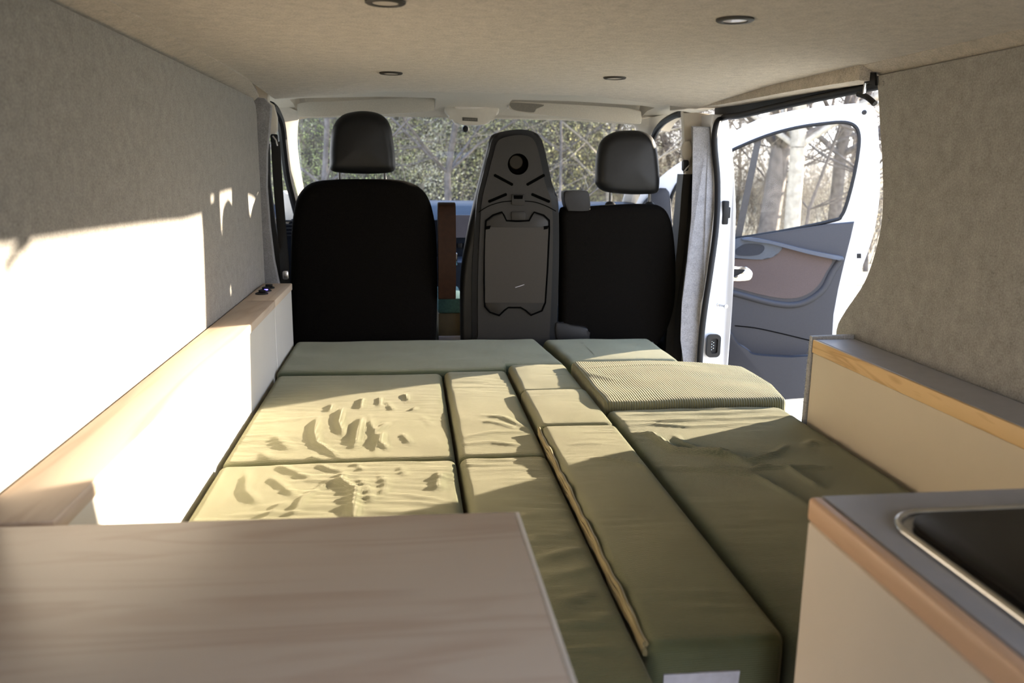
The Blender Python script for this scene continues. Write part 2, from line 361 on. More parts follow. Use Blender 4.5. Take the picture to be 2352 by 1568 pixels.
def rrect(c, w, h, r, ax=(1, 0, 0), az=(0, 0, 1), k=5):
    ax = Vector(ax); az = Vector(az); out = []
    for sx, sz, a0 in ((1, 1, 0), (-1, 1, 90), (-1, -1, 180), (1, -1, 270)):
        for j in range(k+1):
            a = math.radians(a0+90*j/k); out.append(Vector(c)+ax*(sx*(w/2-r)+r*math.cos(a))+az*(sz*(h/2-r)+r*math.sin(a)))
    return out
bm = slab_holes(bm_(), rrect(c, .052, .086, .016), [rrect(c+Vector((.002, 0, 0)), .026, .056, .008)], (0, -.012, 0))
lt = obj('latch_frame', bm, PLAST, PB)
bm = slab(bm_(), rrect(c+Vector((.002, -.003, 0)), .026, .056, .008), (0, .002, 0))
pl = obj('contact_plate', bm, BLACK, lt)
bm = bm_()
for i in range(2):
    for j in range(4 if i == 0 else 3): lathe(bm, c+Vector((-.006+i*.007, -.004, .016-j*.0105-i*.005)), (0, -1, 0), [(.0022, 0), (.0022, .002), (.001, .003)], 8)
obj('contact_pin', bm, CHROME, lt)['kind'] = 'stuff'
bm = bm_(); lathe(bm, at_y(1622, 519, 2.953-lean(519)), (0, -1, 0), [(.007, 0), (.007, .002), (.004, .003)], 16); obj('felt_button', bm, GREYD, PB)
lp = X(lambda a, b: at_y(a, b, 3.06), [(1568, 255), (1600, 262), (1640, 262), (1645, 300), (1612, 300), (1598, 420), (1585, 430), (1578, 410), (1570, 380), (1573, 330)])
obj('upper_trim', slab(bm_(), lp, (0, .03, 0), .006, 2), CREAMP, PB)['label'] = 'cream upper pillar trim'
lp = X(lambda a, b: at_y(a, b, 3.045), [(1578, 400), (1596, 400), (1600, 560), (1590, 700), (1585, 1000), (1525, 1000), (1527, 780), (1548, 690), (1562, 580), (1572, 480)])
obj('lower_trim', slab(bm_(), lp, (0, .12, 0), .006, 2), BLACK, PB)['label'] = 'black lower pillar trim'
# left pillar
PL = thing('trim_8', 'door pillar at the end of the left felt wall', 'pillar', (-.49, 2.99, 0), kind='structure')
lp = X(lambda a, b: at_y(a, b, 2.975), [(580, 222), (606, 225), (622, 242), (618, 290), (612, 350), (611, 430), (618, 520), (628, 600), (640, 655), (646, 760), (590, 760), (588, 600), (584, 400)])
obj('felt_cover', slab(bm_(), lp, (0, .04, 0), .006, 3), GREYD, PL)
lp = X(lambda a, b: at_y(a, b, 3.06), [(606, 225), (628, 240), (636, 270), (636, 300), (625, 315), (614, 300)])
obj('upper_trim', slab(bm_(), lp, (0, .03, 0), .005, 2), CREAMP, PL)['label'] = 'cream upper pillar trim'
lp = X(lambda a, b: at_y(a, b, 3.05), [(606, 330), (618, 330), (620, 420), (632, 520), (648, 600), (655, 660), (660, 800), (600, 800), (600, 500)])
obj('lower_trim', slab(bm_(), lp, (0, .03, 0), .005, 2), PLAST, PL)['label'] = 'dark lower pillar trim'

# ================================================================== CAB
bm = box(bm_(), -.68, 1.25, 3.0, 4.75, -.35, -.30); tag(obj('floor', bm, PLAST), 'dark cab floor in front of the seats', 'floor', kind='structure')
# cream headliner: ribbon dropping to the windscreen top
HN = 96; bm = bm_(); rows = []
for (y, dz) in ((3.03, 0), (3.08, .012), (3.3, .022), (3.55, .020), (3.60, .018), (3.62, .018), (3.72, .012), (3.80, -.006), (3.86, -.03), (3.88, -.045)):
    r = []
    for i in range(HN+1):
        x = -.70+1.92*i/HN; s = abs(x-.29)/.9; z = 1.318+dz-.035*max(0, s-.45)-.10*max(0, s-.80)
        if 3.6 < y < 3.8 and (-.47 < x < .10 or .45 < x < 1.05): z += .085
        r.append(bm.verts.new((x, y, z)))
    rows.append(r)
up = [[bm.verts.new(v.co+Vector((0, 0, .02))) for v in r] for r in rows]
for A, B, C_, D in zip(rows, rows[1:], up, up[1:]):
    for i in range(HN): bm.faces.new((A[i], B[i], B[i+1], A[i+1])); bm.faces.new((C_[i], C_[i+1], D[i+1], D[i]))
for A, C_ in ((rows[0], up[0]), (rows[-1], up[-1])):
    for i in range(HN): bm.faces.new((A[i], A[i+1], C_[i+1], C_[i]))
for i in (0, HN):
    for j in range(len(rows)-1): bm.faces.new((rows[j][i], rows[j+1][i], up[j+1][i], up[j][i]))
tag(obj('ceiling', bm, CREAM), 'smooth cream cab headliner above the sun visors', 'ceiling', kind='structure')
# windscreen frame and pane
WS = [at_y(676, 262, 3.87), at_y(1000, 255, 3.90), at_y(1180, 255, 3.90), at_y(1462, 282, 3.87)]
wsl_t, wsr_t = at_y(678, 275, 3.86), at_y(1468, 290, 3.86)
wsl_b, wsr_b = at_y(703, 470, 4.45), at_y(1418, 485, 4.45)
lp = [wsl_t+Vector((-.10, 0, .045)), wsr_t+Vector((.06, 0, .03)), wsr_b+Vector((.06, .08, -.12)), wsl_b+Vector((-.06, .08, -.12))]
bm = bm_(); slab(bm, lp, Vector((0, .004, .003)))
tag(obj('window_1', bm, GLASS), 'wide windscreen with bare woodland seen through it', 'window', kind='structure')
# A pillars
def pillar(name, pts_in, pts_out, m, th=(0, .03, 0)):
    bm = bm_(); r = []
    for a, b in zip(pts_in, pts_out):
        r.append([bm.verts.new(p) for p in (a, b, b+Vector(th), a+Vector(th))])
    for A, B in zip(r, r[1:]):
        for k in range(4): bm.faces.new((A[k], A[(k+1) % 4], B[(k+1) % 4], B[k]))
    bm.faces.new(r[0]); bm.faces.new(r[-1][::-1])
    return obj(name, bm, m, angle=60)
pi = crv([at_y(700, 262, 3.80), at_y(684, 274, 3.84), at_y(681, 330, 3.95), at_y(688, 390, 4.1), at_y(697, 440, 4.3), at_y(704, 480, 4.45)], 4, False)
po = crv([at_y(640, 236, 3.74), at_y(644, 268, 3.78), at_y(655, 330, 3.9), at_y(668, 390, 4.05), at_y(682, 440, 4.25), at_y(694, 490, 4.4)], 4, False)
tag(pillar('trim_9', pi, po, CREAMP), 'cream windscreen pillar on the left with a sunlit edge', 'pillar', kind='structure')
pi = crv([at_y(1445, 280, 3.82), at_y(1463, 292, 3.84), at_y(1462, 330, 3.95), at_y(1450, 400, 4.15), at_y(1430, 470, 4.45)], 4, False)
po = crv([at_y(1550, 258, 3.70), at_y(1500, 300, 3.78), at_y(1492, 340, 3.9), at_y(1478, 400, 4.1), at_y(1462, 480, 4.40)], 4, False)
tag(pillar('trim_10', pi, po, CREAMP), 'cream windscreen pillar on the right beside the open door', 'pillar', kind='structure')
s = crv([at_x(1562, 262, 1.10), at_x(1548, 266, 1.10), at_x(1525, 280, 1.11), at_y(1508, 300, 3.74), at_y(1498, 325, 3.80), at_y(1490, 370, 3.95), at_y(1478, 430, 4.2)], 5, False)
tag(obj('trim_11', tube(bm_(), s, .014, 8), BLACK), 'black rubber seal arching over the passenger door opening', 'seal', kind='structure')
s = crv([at_y(622, 243, 3.3), at_y(634, 256, 3.4), at_y(645, 285, 3.5), at_y(652, 340, 3.6), at_y(660, 400, 3.7), at_y(672, 450, 3.85), at_y(690, 520, 4.0)], 5, False)
tag(obj('trim_12', tube(bm_(), s, .018, 8), BLACK), 'black rubber seal around the driver door opening', 'seal', kind='structure')
# closed driver door on the left
D2 = thing('door_2', 'closed driver door with its window, left of the driver seat', 'door', (-.66, 3.6, -.1), kind='structure')
obj('door_panel', box(bm_(), -.72, -.66, 3.06, 4.3, -.3, .82, .01), TRIMD, D2)
obj('window_frame', slab_holes(bm_(), [Vector(p) for p in ((-.70, 3.06, .82), (-.70, 4.5, .82), (-.66, 3.95, 1.30), (-.64, 3.06, 1.32))], [[Vector(p) for p in ((-.697, 3.12, .84), (-.695, 4.25, .84), (-.664, 3.86, 1.25), (-.648, 3.12, 1.26))]], (-.02, 0, 0)), BLACK, D2)
obj('window_pane', slab(bm_(), [Vector(p) for p in ((-.70, 3.11, .83), (-.70, 4.3, .83), (-.67, 3.87, 1.26), (-.655, 3.11, 1.27))], (-.004, 0, 0)), GLASS, D2)
# dashboard
DB = thing('dashboard', 'dark blue-grey dashboard under the windscreen, seen between the seats', 'dashboard', (.29, 4.35, .2))
lp = [Vector((-.66, y, z)) for y, z in ((4.12, .80), (4.20, .865), (4.40, .885), (4.62, .86), (4.62, .25), (4.3, .1), (4.25, .45), (4.16, .62))]
obj('dash_body', slab(bm_(), lp, (1.86, 0, 0), .012, 3), DASH, DB)
c = at_y(1064, 500, 4.11)
obj('infotainment_screen', slab(bm_(), rrect((.225, 4.11, .77), .17, .11, .01), (0, .03, 0), .002, 1), mat('screen', (.10, .09, .10), .25, var=(20, .05)), DB)
bm = bm_()
for i in range(5): box(bm, .15+i*.03, .172+i*.03, 4.135, 4.16, .66, .685, .003)
obj('switch_row', bm, PLAST, DB)
a_ = at_y(663, 525, 4.1); bm = bm_(); 
for i in range(5): box(bm, a_.x-.02, a_.x+.025, 4.1, 4.12, a_.z-.035+i*.017, a_.z-.028+i*.017)
obj('air_vent', bm, BLACK, DB)
c = at_y(1045, 655, 4.0); obj('gear_console', box(bm_(), .13, .30, 3.9, 4.24, .25, .62, .02), DASH, DB)
obj('dash_key_holder', box(bm_(), .205, .225, 3.9, 3.92, .60, .66, .004), CHROME, DB)
lp = crv(X(lambda a, b: at_y(a, b, 4.12), [(640, 508), (640, 450), (650, 438), (662, 446), (671, 470), (674, 506), (660, 510)]), 4)
obj('corner_trim', slab(bm_(), lp, (0, .08, 0), .012, 3), CREAMP, DB)['label'] = 'cream rounded corner piece at the left end'
# overhead console, visors
OC = thing('overhead_console', 'cream overhead console with reading lamp between the sun visors', 'console', (.29, 3.8, 1.24))
lp = crv(X(lambda a, b: at_y(a, b, 3.79), [(1022, 255), (1026, 238), (1040, 230), (1085, 229), (1130, 232), (1144, 240), (1146, 258), (1132, 272), (1120, 284), (1085, 287), (1048, 283), (1036, 270)]), 4)
obj('console_body', slab(bm_(), lp, (0, .06, 0), .01, 3), CREAMP, OC)
lp = crv(X(lambda a, b: at_y(a, b, 3.783), [(1045, 244), (1050, 238), (1085, 237), (1118, 240), (1124, 247), (1085, 250), (1048, 249)]), 4)
obj('lamp_lens', slab(bm_(), lp, (0, .01, 0), .002, 2), LENS, OC)['label'] = 'pale translucent lamp lens'
bm = slab(bm_(), X(lambda a, b: at_y(a, b, 3.786), [(1062, 269), (1097, 271), (1097, 279), (1062, 277)]), (0, .006, 0)); st = obj('warning_sticker', bm, mat('sticker', (.09, .08, .06), .6, var=(300, .2)), OC)
bm = bm_()
for i in range(8):
    p = at_y(1064.5+i*4, 273.5+i*.2, 3.784)
    if i: box(bm, p.x-.0025, p.x+.0025, 3.7835, 3.785, p.z-.003, p.z+.003)
obj('sticker_print', bm, mat('sticker_ink', (.20, .18, .15), .6, var=(300, .2)), st)
p = at_y(1069, 296, 3.86); bm = bm_(); lathe(bm, p, (0, -1, .1), [(.002, -.012), (.013, -.008), (.016, 0), (.013, .010), (.004, .013)], 14); box(bm, p.x-.006, p.x+.006, p.y, p.y+.02, p.z-.004, p.z+.022, .002)
tag(obj('mirror_mount', bm, BLACK), 'small black ball mount on the windscreen under the overhead console', 'mount')
def visor(pts, label, patch=None):
    t = thing('sun_visor', label, 'sun visor', tuple(at_y(*pts[0], 3.74)), 'sun visors over the windscreen')
    lp = crv(X(lambda a, b: at_y(a, b, 3.735), pts), 3); obj('visor_board', slab(bm_(), lp, (0, .022, 0), .008, 3), CREAM, t)
    if patch:
        obj('fabric_patch', slab(bm_(), crv(X(lambda a, b: at_y(a, b, 3.733), patch), 3), (0, .006, 0)), VISP, t)['label'] = 'darker grey patch'
    a, b = at_y(*pts[0], 3.75), at_y(*pts[3], 3.75)
    bm = tube(bm_(), [at_y(pts[0][0]+12, pts[0][1]-3, 3.755), at_y(pts[0][0]+10, pts[0][1]-9, 3.755)], .004, 8); obj('visor_pivot', bm, CREAMP, t)
visor([(690, 236), (760, 233), (860, 228), (990, 223), (997, 230), (997, 250), (985, 256), (860, 263), (700, 268), (685, 264), (683, 248)], 'cream sun visor in front of the driver seat')
visor([(1176, 233), (1240, 236), (1380, 244), (1462, 251), (1473, 262), (1473, 280), (1462, 284), (1380, 276), (1230, 262), (1180, 254), (1170, 245)], 'cream sun visor with a dark patch, right of the overhead console',
      [(1174, 236), (1210, 237), (1250, 241), (1232, 250), (1226, 258), (1200, 256), (1180, 252), (1172, 244)])

# ================================================================== SEATS
def posts(t, xs, z0, z1, Y):
    for x in xs:
        bm = tube(bm_(), [(x, Y, z0), (x, Y, z1)], .0065, 10); p = obj('headrest_post', bm, DSTEEL, t)
        bm = bm_(); lathe(bm, (x, Y, z0+.012), (0, 0, 1), [(.019, -.008), (.02, 0), (.015, .006), (.008, .009)], 16); obj('post_collar', bm, PLAST, p)
def puff(lp, Y, th, r, k=.94):
    P = [Vector(p) for p in lp]
    for p in P: p.y = Y
    c = sum(P, Vector())/len(P); bm = bm_(); rings = []
    steps = [(math.sin(a), 1-math.cos(a)) for a in [math.pi/2*i/6 for i in range(7)]]
    prof = [((1-q[0])*r, q[1]*r) for q in steps]               # inset, depth from the near face
    back = [((1-q[0])*r, th-q[1]*r) for q in steps[::-1]]
    for ins, dep in prof+back:
        f = 1-(1-k)*max(0, dep-r)/(th-r); ring = []
        for p in P:
            d = p-c; l = d.length; ring.append(bm.verts.new(c+d*((l-ins)/l)*f+Vector((0, dep, 0))))
        rings.append(ring)
    n = len(P)
    for A, B in zip(rings, rings[1:]):
        for i in range(n): bm.faces.new((A[i], A[(i+1) % n], B[(i+1) % n], B[i]))
    for ring, sg in ((rings[0], -1), (rings[-1], 1)):           # gently domed cap
        prev = ring; y0 = ring[0].co.y; cc = Vector((c.x, y0, c.z))
        for q in (.8, .55, .28):
            cur = [bm.verts.new(cc+(v.co-cc)*q+Vector((0, sg*.006*(1-q*q), 0))) for v in ring]
            for i in range(n): bm.faces.new((prev[i], prev[(i+1) % n], cur[(i+1) % n], cur[i]))
            prev = cur
        bm.faces.new(prev)
    return bm
def taper(bm, Y, th, k):
    xs = [v.co.x for v in bm.verts]; zs = [v.co.z for v in bm.verts]; cx, cz = (min(xs)+max(xs))/2, (min(zs)+max(zs))/2
    for v in bm.verts:
        t = max(0, min(1, (v.co.y-Y)/th)); q = 1-(1-k)*t; v.co.x = cx+(v.co.x-cx)*q; v.co.z = cz+(v.co.z-cz)*(1-(1-k)*t*.5)
    return bm
def hr(pts, Y, t, th=.10):
    lp = crv(X(lambda a, b: at_y(a, b, Y+.035), pts), 4); bm = puff(lp, Y, th, .040, .86); h = obj('headrest', bm, LEATH, t, angle=60); return h
# driver seat
DS = thing('driver_seat', 'black driver seat with headrest, the leftmost seat', 'seat', (-.155, 3.15, -.3))
lp = crv(X(lambda a, b: at_y(a, b, 3.03), [(668, 560), (672, 500), (684, 450), (715, 420), (770, 412), (836, 411), (900, 412), (945, 420), (978, 445), (995, 490), (1003, 560), (1005, 680), (1000, 800), (990, 900), (685, 900), (670, 800), (667, 680)]), 4)
obj('backrest', puff(lp, 3.0, .13, .040, .94), SEATF, DS, angle=60)
hr([(757, 370), (758, 330), (765, 290), (785, 265), (815, 256), (845, 255), (875, 263), (895, 285), (904, 330), (908, 370), (905, 392), (880, 398), (832, 399), (785, 397), (760, 391)], 3.03, DS)
posts(DS, [at_y(781, 400, 3.08).x, at_y(884, 400, 3.08).x], .97, 1.06, 3.08)
obj('seat_cushion', box(bm_(), -.40, .09, 3.1, 3.62, .30, .46, .05, 4), SEATF, DS)
obj('seat_base', box(bm_(), -.38, .07, 3.05, 3.55, -.3, .31, .02), PLAST, DS)
bm = slab(bm_(), crv([(.103, 2.99, .60), (.103, 2.97, .72), (.103, 2.98, .89), (.103, 3.0, .925), (.103, 3.05, .925), (.103, 3.07, .88), (.103, 3.07, .62), (.103, 3.04, .582), (.103, 3.0, .582)], 4), (.063, 0, 0), .014, 4)
ar = obj('armrest', bm, BROWN, DS); ar['label'] = 'dark brown folded-up armrest'
# middle seat with table back
MS = thing('middle_seat', 'black middle seat back with round cup recess and folding tray', 'seat', (.375, 3.1, -.3))
Ym = 2.95
shell = [(1145, 306), (1187, 297), (1225, 302), (1243, 318), (1255, 360), (1268, 420), (1281, 455), (1284, 520), (1283, 640), (1277, 790), (1275, 900), (1090, 900), (1085, 790), (1084, 640), (1090, 540), (1096, 460), (1110, 400), (1124, 345), (1131, 320)]
lp = crv(X(lambda a, b: at_y(a, b, Ym+.03), shell), 4)
obj('backrest', puff(crv(X(lambda a, b: at_y(a-(7+20*min(1, max(0, (b-455)/140)) if a < 1150 else 0), b, Ym+.08), shell), 4), Ym+.05, .13, .035, .93), LEATH, MS, angle=60)
obj('rim', slab(bm_(), lp, (0, .03, 0), .012, 4), BLACK, MS, angle=60)
inner = [(1152, 318), (1187, 310), (1215, 313), (1230, 328), (1241, 365), (1252, 420), (1266, 460), (1270, 520), (1268, 640), (1262, 770), (1255, 800), (1100, 800), (1098, 770), (1098, 640), (1102, 540), (1107, 465), (1121, 405), (1135, 350), (1141, 330)]
lp = crv(X(lambda a, b: at_y(a, b, Ym+.008), inner), 4)
hc = at_y(1190, 377, Ym+.008)
circ = [hc+Vector((.037*math.cos(a), 0, .037*math.sin(a))) for a in [2*math.pi*k/28 for k in range(28)]]
bm = slab_holes(bm_(), lp, [circ], (0, .022, 0))
sh = obj('shell', bm, PLASTL, MS)
bm = bm_(); lathe(bm, hc, (0, 1, 0), [(.037, 0), (.035, .010), (.031, .020), (.0, .0205)], 28, False); obj('cup_recess', bm, GROOVE, sh)
bm = bm_(); lathe(bm, hc+Vector((-.006, .020, .007)), (0, 1, 0), [(.0, -.010), (.022, -.010), (.024, -.008), (.024, 0)], 24); obj('recess_cap', bm, mat('cap_plastic', (.014, .010, .005), .5, spec=.2, var=(40, .1)), sh)
for a, b in (((1136, 402), (1177, 424)), ((1250, 402), (1211, 424)), ((1123, 463), (1163, 446)), ((1262, 463), (1222, 446))):
    p, q = at_y(*a, Ym+.006), at_y(*b, Ym+.006); d = (q-p).normalized(); n_ = Vector((-d.z, 0, d.x))*.005
    obj('vent_slot', slab(bm_(), [p-n_, q-n_, q+d*.003, q+n_, p+n_, p-d*.003], (0, .004, 0)), GROOVE, sh)
Z3 = lambda a, b, Y=Ym+.006: at_y(1000+a/3.92, 440+b/3.92, Y)
gl = crv([Z3(*p) for p in ((390, 185), (480, 130), (590, 95), (690, 85))], 5, False); obj('seam_groove', tube(bm_(), gl, .0016, 6), GROOVE, sh)
gl = crv([Z3(*p) for p in ((805, 85), (900, 95), (1000, 130), (1085, 175))], 5, False); obj('seam_groove', tube(bm_(), gl, .0016, 6), GROOVE, sh)
tray = [(450, 340), (455, 262), (520, 212), (600, 185), (618, 215), (640, 262), (740, 266), (845, 262), (870, 215), (890, 185), (975, 212), (1025, 258), (1026, 340), (1010, 700), (990, 1000), (960, 1072), (860, 1112), (815, 1070), (770, 1043), (655, 1043), (620, 1070), (575, 1115), (490, 1085), (445, 1035), (438, 800), (444, 500)]
tl = [Z3(a, b, Ym+.005) for a, b in tray]
obj('groove', tube(bm_(), tl, .0032, 6, closed=True), GROOVE, sh)
cc = sum(tl, Vector())/len(tl); tl2 = [cc+(p-cc)*.972+Vector((0, -.001, 0)) for p in tl]
tp = obj('folding_tray', slab(bm_(), tl2, (0, .008, 0), .0015, 2), PLASTL, MS)
obj('tray_sheet', slab(bm_(), [Z3(a, b, Ym+.0025) for a, b in ((452, 318), (540, 322), (930, 322), (1018, 312), (1000, 700), (982, 1000), (448, 1000), (446, 600))], (0, .003, 0)), mat('tray_sheet', (.032, .027, .022), .45, spec=.3, var=(200, .04)), tp)
obj('scratch', tube(bm_(), [Z3(720, 862, Ym+.002), Z3(760, 850, Ym+.002), Z3(800, 836, Ym+.002)], .0009, 5), WTAPE, tp)
for x in (478, 1000): obj('hinge_notch', slab(bm_(), [Z3(x-24, 312, Ym+.002), Z3(x+22, 305, Ym+.002), Z3(x+12, 335, Ym+.002), Z3(x-24, 342, Ym+.002)], (0, .003, 0)), GROOVE, tp)
obj('release_latch', slab(bm_(), [Z3(*p, Ym) for p in ((690, 25), (800, 25), (800, 70), (808, 112), (790, 124), (705, 124), (685, 112), (690, 70))], (0, .01, 0), .0015, 2), PLASTL, sh)
obj('latch_slot', slab(bm_(), [Z3(*p, Ym-.001) for p in ((703, 33), (790, 33), (785, 66), (708, 66))], (0, .002, 0)), GROOVE, sh)
obj('tray_button', slab(bm_(), [Z3(*p, Ym) for p in ((690, 180), (800, 180), (812, 205), (808, 255), (690, 255), (682, 205))], (0, .01, 0), .002, 2), PLASTL, sh)
obj('seat_cushion', box(bm_(), .23, .52, 3.14, 3.62, .30, .45, .04, 4), TEAL, MS)
obj('seat_base', box(bm_(), .22, .53, 3.05, 3.55, -.3, .31, .02), mat('tan_board', (.12, .085, .05), .7, var=(12, .2)), MS)
# passenger seat
PS = thing('passenger_seat', 'black passenger seat with headrest, the rightmost seat beside the open door', 'seat', (.76, 3.15, -.3))
lp = crv(X(lambda a, b: at_y(a, b, 3.03), [(1284, 560), (1284, 490), (1296, 474), (1340, 474), (1400, 470), (1480, 468), (1518, 474), (1538, 500), (1548, 550), (1552, 620), (1548, 700), (1530, 760), (1500, 810), (1490, 900), (1290, 900), (1283, 800), (1283, 680)]), 4)
obj('backrest', puff(lp, 3.0, .13, .036, .93), SEATF, PS, angle=60)
hr([(1367, 405), (1370, 355), (1382, 322), (1408, 304), (1440, 299), (1475, 301), (1498, 315), (1509, 345), (1514, 390), (1514, 425), (1508, 443), (1480, 446), (1440, 446), (1390, 440), (1370, 425)], 3.03, PS)
posts(PS, [at_y(1401, 440, 3.08).x, at_y(1491, 440, 3.08).x], .915, .99, 3.07)
obj('upper_block', slab(bm_(), crv(X(lambda a, b: at_y(a, b, 2.985), [(1296, 445), (1305, 438), (1345, 438), (1353, 446), (1356, 478), (1350, 484), (1312, 484), (1302, 480)]), 3), (0, .07, 0), .01, 3), PLAST, PS)['label'] = 'grey plastic hinge block'
obj('lower_bracket', slab(bm_(), crv(X(lambda a, b: at_y(a, b, 2.975), [(1276, 742), (1300, 746), (1345, 752), (1352, 764), (1350, 785), (1285, 790)]), 3), (0, .03, 0), .006, 3), PLAST, PS)
obj('seat_cushion', box(bm_(), .57, .99, 3.14, 3.62, .30, .46, .05, 4), SEATF, PS)
obj('seat_base', box(bm_(), .57, .97, 3.05, 3.55, -.3, .31, .02), PLAST, PS)
bm = strap(bm_(), [at_y(1496, 785, 2.98), at_y(1503, 800, 2.97), at_y(1504, 850, 2.965), at_y(1504, 900, 2.965)], (1, 0, 0), .014, .003); obj('cover_strap', bm, BELT, PS)
bm = thing('cab_box', 'small teal topped box in the gap left of the middle seat', 'box', (.155, 3.2, .2))
obj('box_lid', box(bm_(), .105, .205, 3.16, 3.5, .50, .56, .01), TEAL, bm); obj('box_body', box(bm_(), .108, .202, 3.17, 3.49, .2, .50, .004), mat('olive_wood', (.10, .07, .025), .6, var=(20, .2)), bm)
obj('box_stripe', box(bm_(), .109, .201, 3.162, 3.17, .395, .41), WTAPE, bm)
# seat belts
SB = thing('seat_belt', 'black seat belt hanging on the right door pillar', 'seat belt', tuple(at_y(1560, 835, 3.03)), 'front seat belts')
obj('webbing', strap(bm_(), crv([at_y(1578, 400, 3.02), at_y(1573, 450, 3.03), at_y(1568, 520, 3.04), at_y(1560, 600, 3.03), at_y(1545, 700, 3.03), at_y(1535, 835, 3.03)], 4, False), (1, .35, 0), .034, .002), BELT, SB)
bm = slab(bm_(), rrect(at_y(1576, 380, 3.015), .02, .04, .006), (0, .02, 0), .003, 2); obj('belt_guide', bm, BLACK, SB)
obj('guide_bar', tube(bm_(), [at_y(1570, 396, 3.005), at_y(1576, 388, 3.003), at_y(1583, 380, 3.005)], .003, 8), STEEL, SB)
obj('anchor_cover', slab(bm_(), crv(X(lambda a, b: at_y(a, b, 3.03), [(1570, 330), (1584, 324), (1590, 345), (1584, 372), (1572, 366), (1567, 350)]), 3), (0, .02, 0), .004, 2), CREAMP, SB)
SB = thing('seat_belt', 'black seat belt hanging on the left door pillar beside the driver seat', 'seat belt', tuple(at_y(650, 690, 3.03)), 'front seat belts')
obj('webbing', strap(bm_(), crv([at_y(633, 325, 3.06), at_y(637, 400, 3.06), at_y(643, 480, 3.06), at_y(650, 560, 3.05), at_y(655, 640, 3.03), at_y(652, 700, 3.03)], 4, False), (1, -.4, 0), .036, .002), BELT, SB)
obj('belt_guide', slab(bm_(), rrect(at_y(629, 318, 3.03), .024, .03, .006), (0, .02, 0), .003, 2), BLACK, SB)
obj('guide_bar', tube(bm_(), [at_y(626, 312, 3.02), at_y(634, 322, 3.02), at_y(637, 335, 3.02)], .003, 8), STEEL, SB)
obj('buckle', slab(bm_(), rrect(at_y(656, 632, 3.0), .02, .03, .004), (0, .012, 0), .002, 2), STEEL, SB)

# ================================================================== DOWNLIGHTS
def downlight(c, label):
    t = thing('downlight', label, 'ceiling light', c, 'ceiling downlights')
    z = c[2]
    bm = bm_(); lathe(bm, c, (0, 0, -1), [(.0200, -.004), (.0200, .001), (.0215, .0024), (.029, .0024), (.0315, .0008), (.0315, -.003)], 40)
    # open ring
    obj('bezel', bm, mat_ring, t)
    bm = bm_(); lathe(bm, (c[0], c[1], z), (0, 0, -1), [(.0, .0012), (.012, .0012), (.0199, .0010), (.0199, .0004)], 36); obj('lens', bm, LENS, t)
mat_ring = mat('gunmetal_ring', (.035, .030, .024), .55, 0, var=(30, .1))
for (a, b, lab) in ((885, 5, 'dark-rimmed round downlight cut by the top of the photo, nearest on the left'), (1688, 46, 'dark-rimmed round downlight nearest on the right'),
                    (898, 168, 'small round downlight above the driver seat'), (1412, 179, 'small round downlight above the passenger seat')):
    p = at_z(a, b, 1.300); downlight((p.x, p.y, ceil_z(p.x, p.y)-.0022), lab)

# ================================================================== CABINETS
XF = -.406
t = thing('side_cabinet', 'long low white cabinet along the left wall with ash wood top, in full sun', 'cabinet', (-.455, 1.7, 0))
obj('carcass', box(bm_(), WL+.003, XF, .93, 2.526, .002, .632, .0015, 1), WHITE_LAM, t)
obj('worktop', box(bm_(), WL+.003, XF+.003, .93, 2.529, .632, .655, .003, 2), ASHTOP, t)
t = thing('side_cabinet', 'short white end cabinet behind the driver seat, with sockets in its wood top', 'cabinet', (-.455, 2.7, 0))
obj('carcass', box(bm_(), WL+.003, XF, 2.536, 2.90, .002, .632, .0015, 1), WHITE_LAM, t)
obj('worktop', box(bm_(), WL+.003, XF+.003, 2.534, 2.905, .632, .655, .003, 2), ASHTOP, t)
sk = thing('socket_strip', 'three round black sockets with a blue glow in the wooden cabinet top', 'socket', (-.465, 2.71, .655))
for i, y in enumerate((2.655, 2.72, 2.785)):
    bm = bm_(); lathe(bm, (-.463, y, .655), (0, 0, 1), [(.020, 0), (.020, .003), (.017, .005), (.0135, .005), (.0135, .004), (.0, .004)], 24); s_ = obj('socket', bm, PLAST, sk)
    bm = slab(bm_(), rrect((-.463, y+.012, .6605), .022, .014, .004, (1, 0, 0), (0, 1, 0)), (0, 0, .006), .002, 2); obj('socket_flap', bm, BLACK, s_)
bm = bm_(); lathe(bm, (-.458, 2.708, .6605), (0, 0, 1), [(.006, 0), (.006, .002), (.0, .003)], 12); obj('indicator', bm, LED, sk)['label'] = 'glowing blue light'
# table at the lower left
t = thing('table', 'pale wooden table top filling the lower left corner', 'table', (-.19, .6, 0))
obj('table_top', slab(bm_(), [Vector(p) for p in ((WL+.003, .921, .634), (.119, .908, .634), (.124, .30, .634), (WL+.003, .30, .634))], (0, 0, .02), .0012, 2), ASHTABLE, t)
obj('edge_band', slab(bm_(), [Vector(p) for p in ((.1195, .9075, .6345), (.1245, .9075, .6345), (.1295, .30, .6345), (.1245, .30, .6345))], (0, 0, .0195), .001, 1), mat('edge_highlight', (.80, .76, .72), .4, var=(20, .03)), t)['label'] = 'edge banding with its highlight in the pale colour'  # the highlight along the table edge is painted as the band's pale colour
obj('table_body', box(bm_(), WL+.004, .085, .32, .88, .002, .634, .002, 1), WHITE_LAM, t)
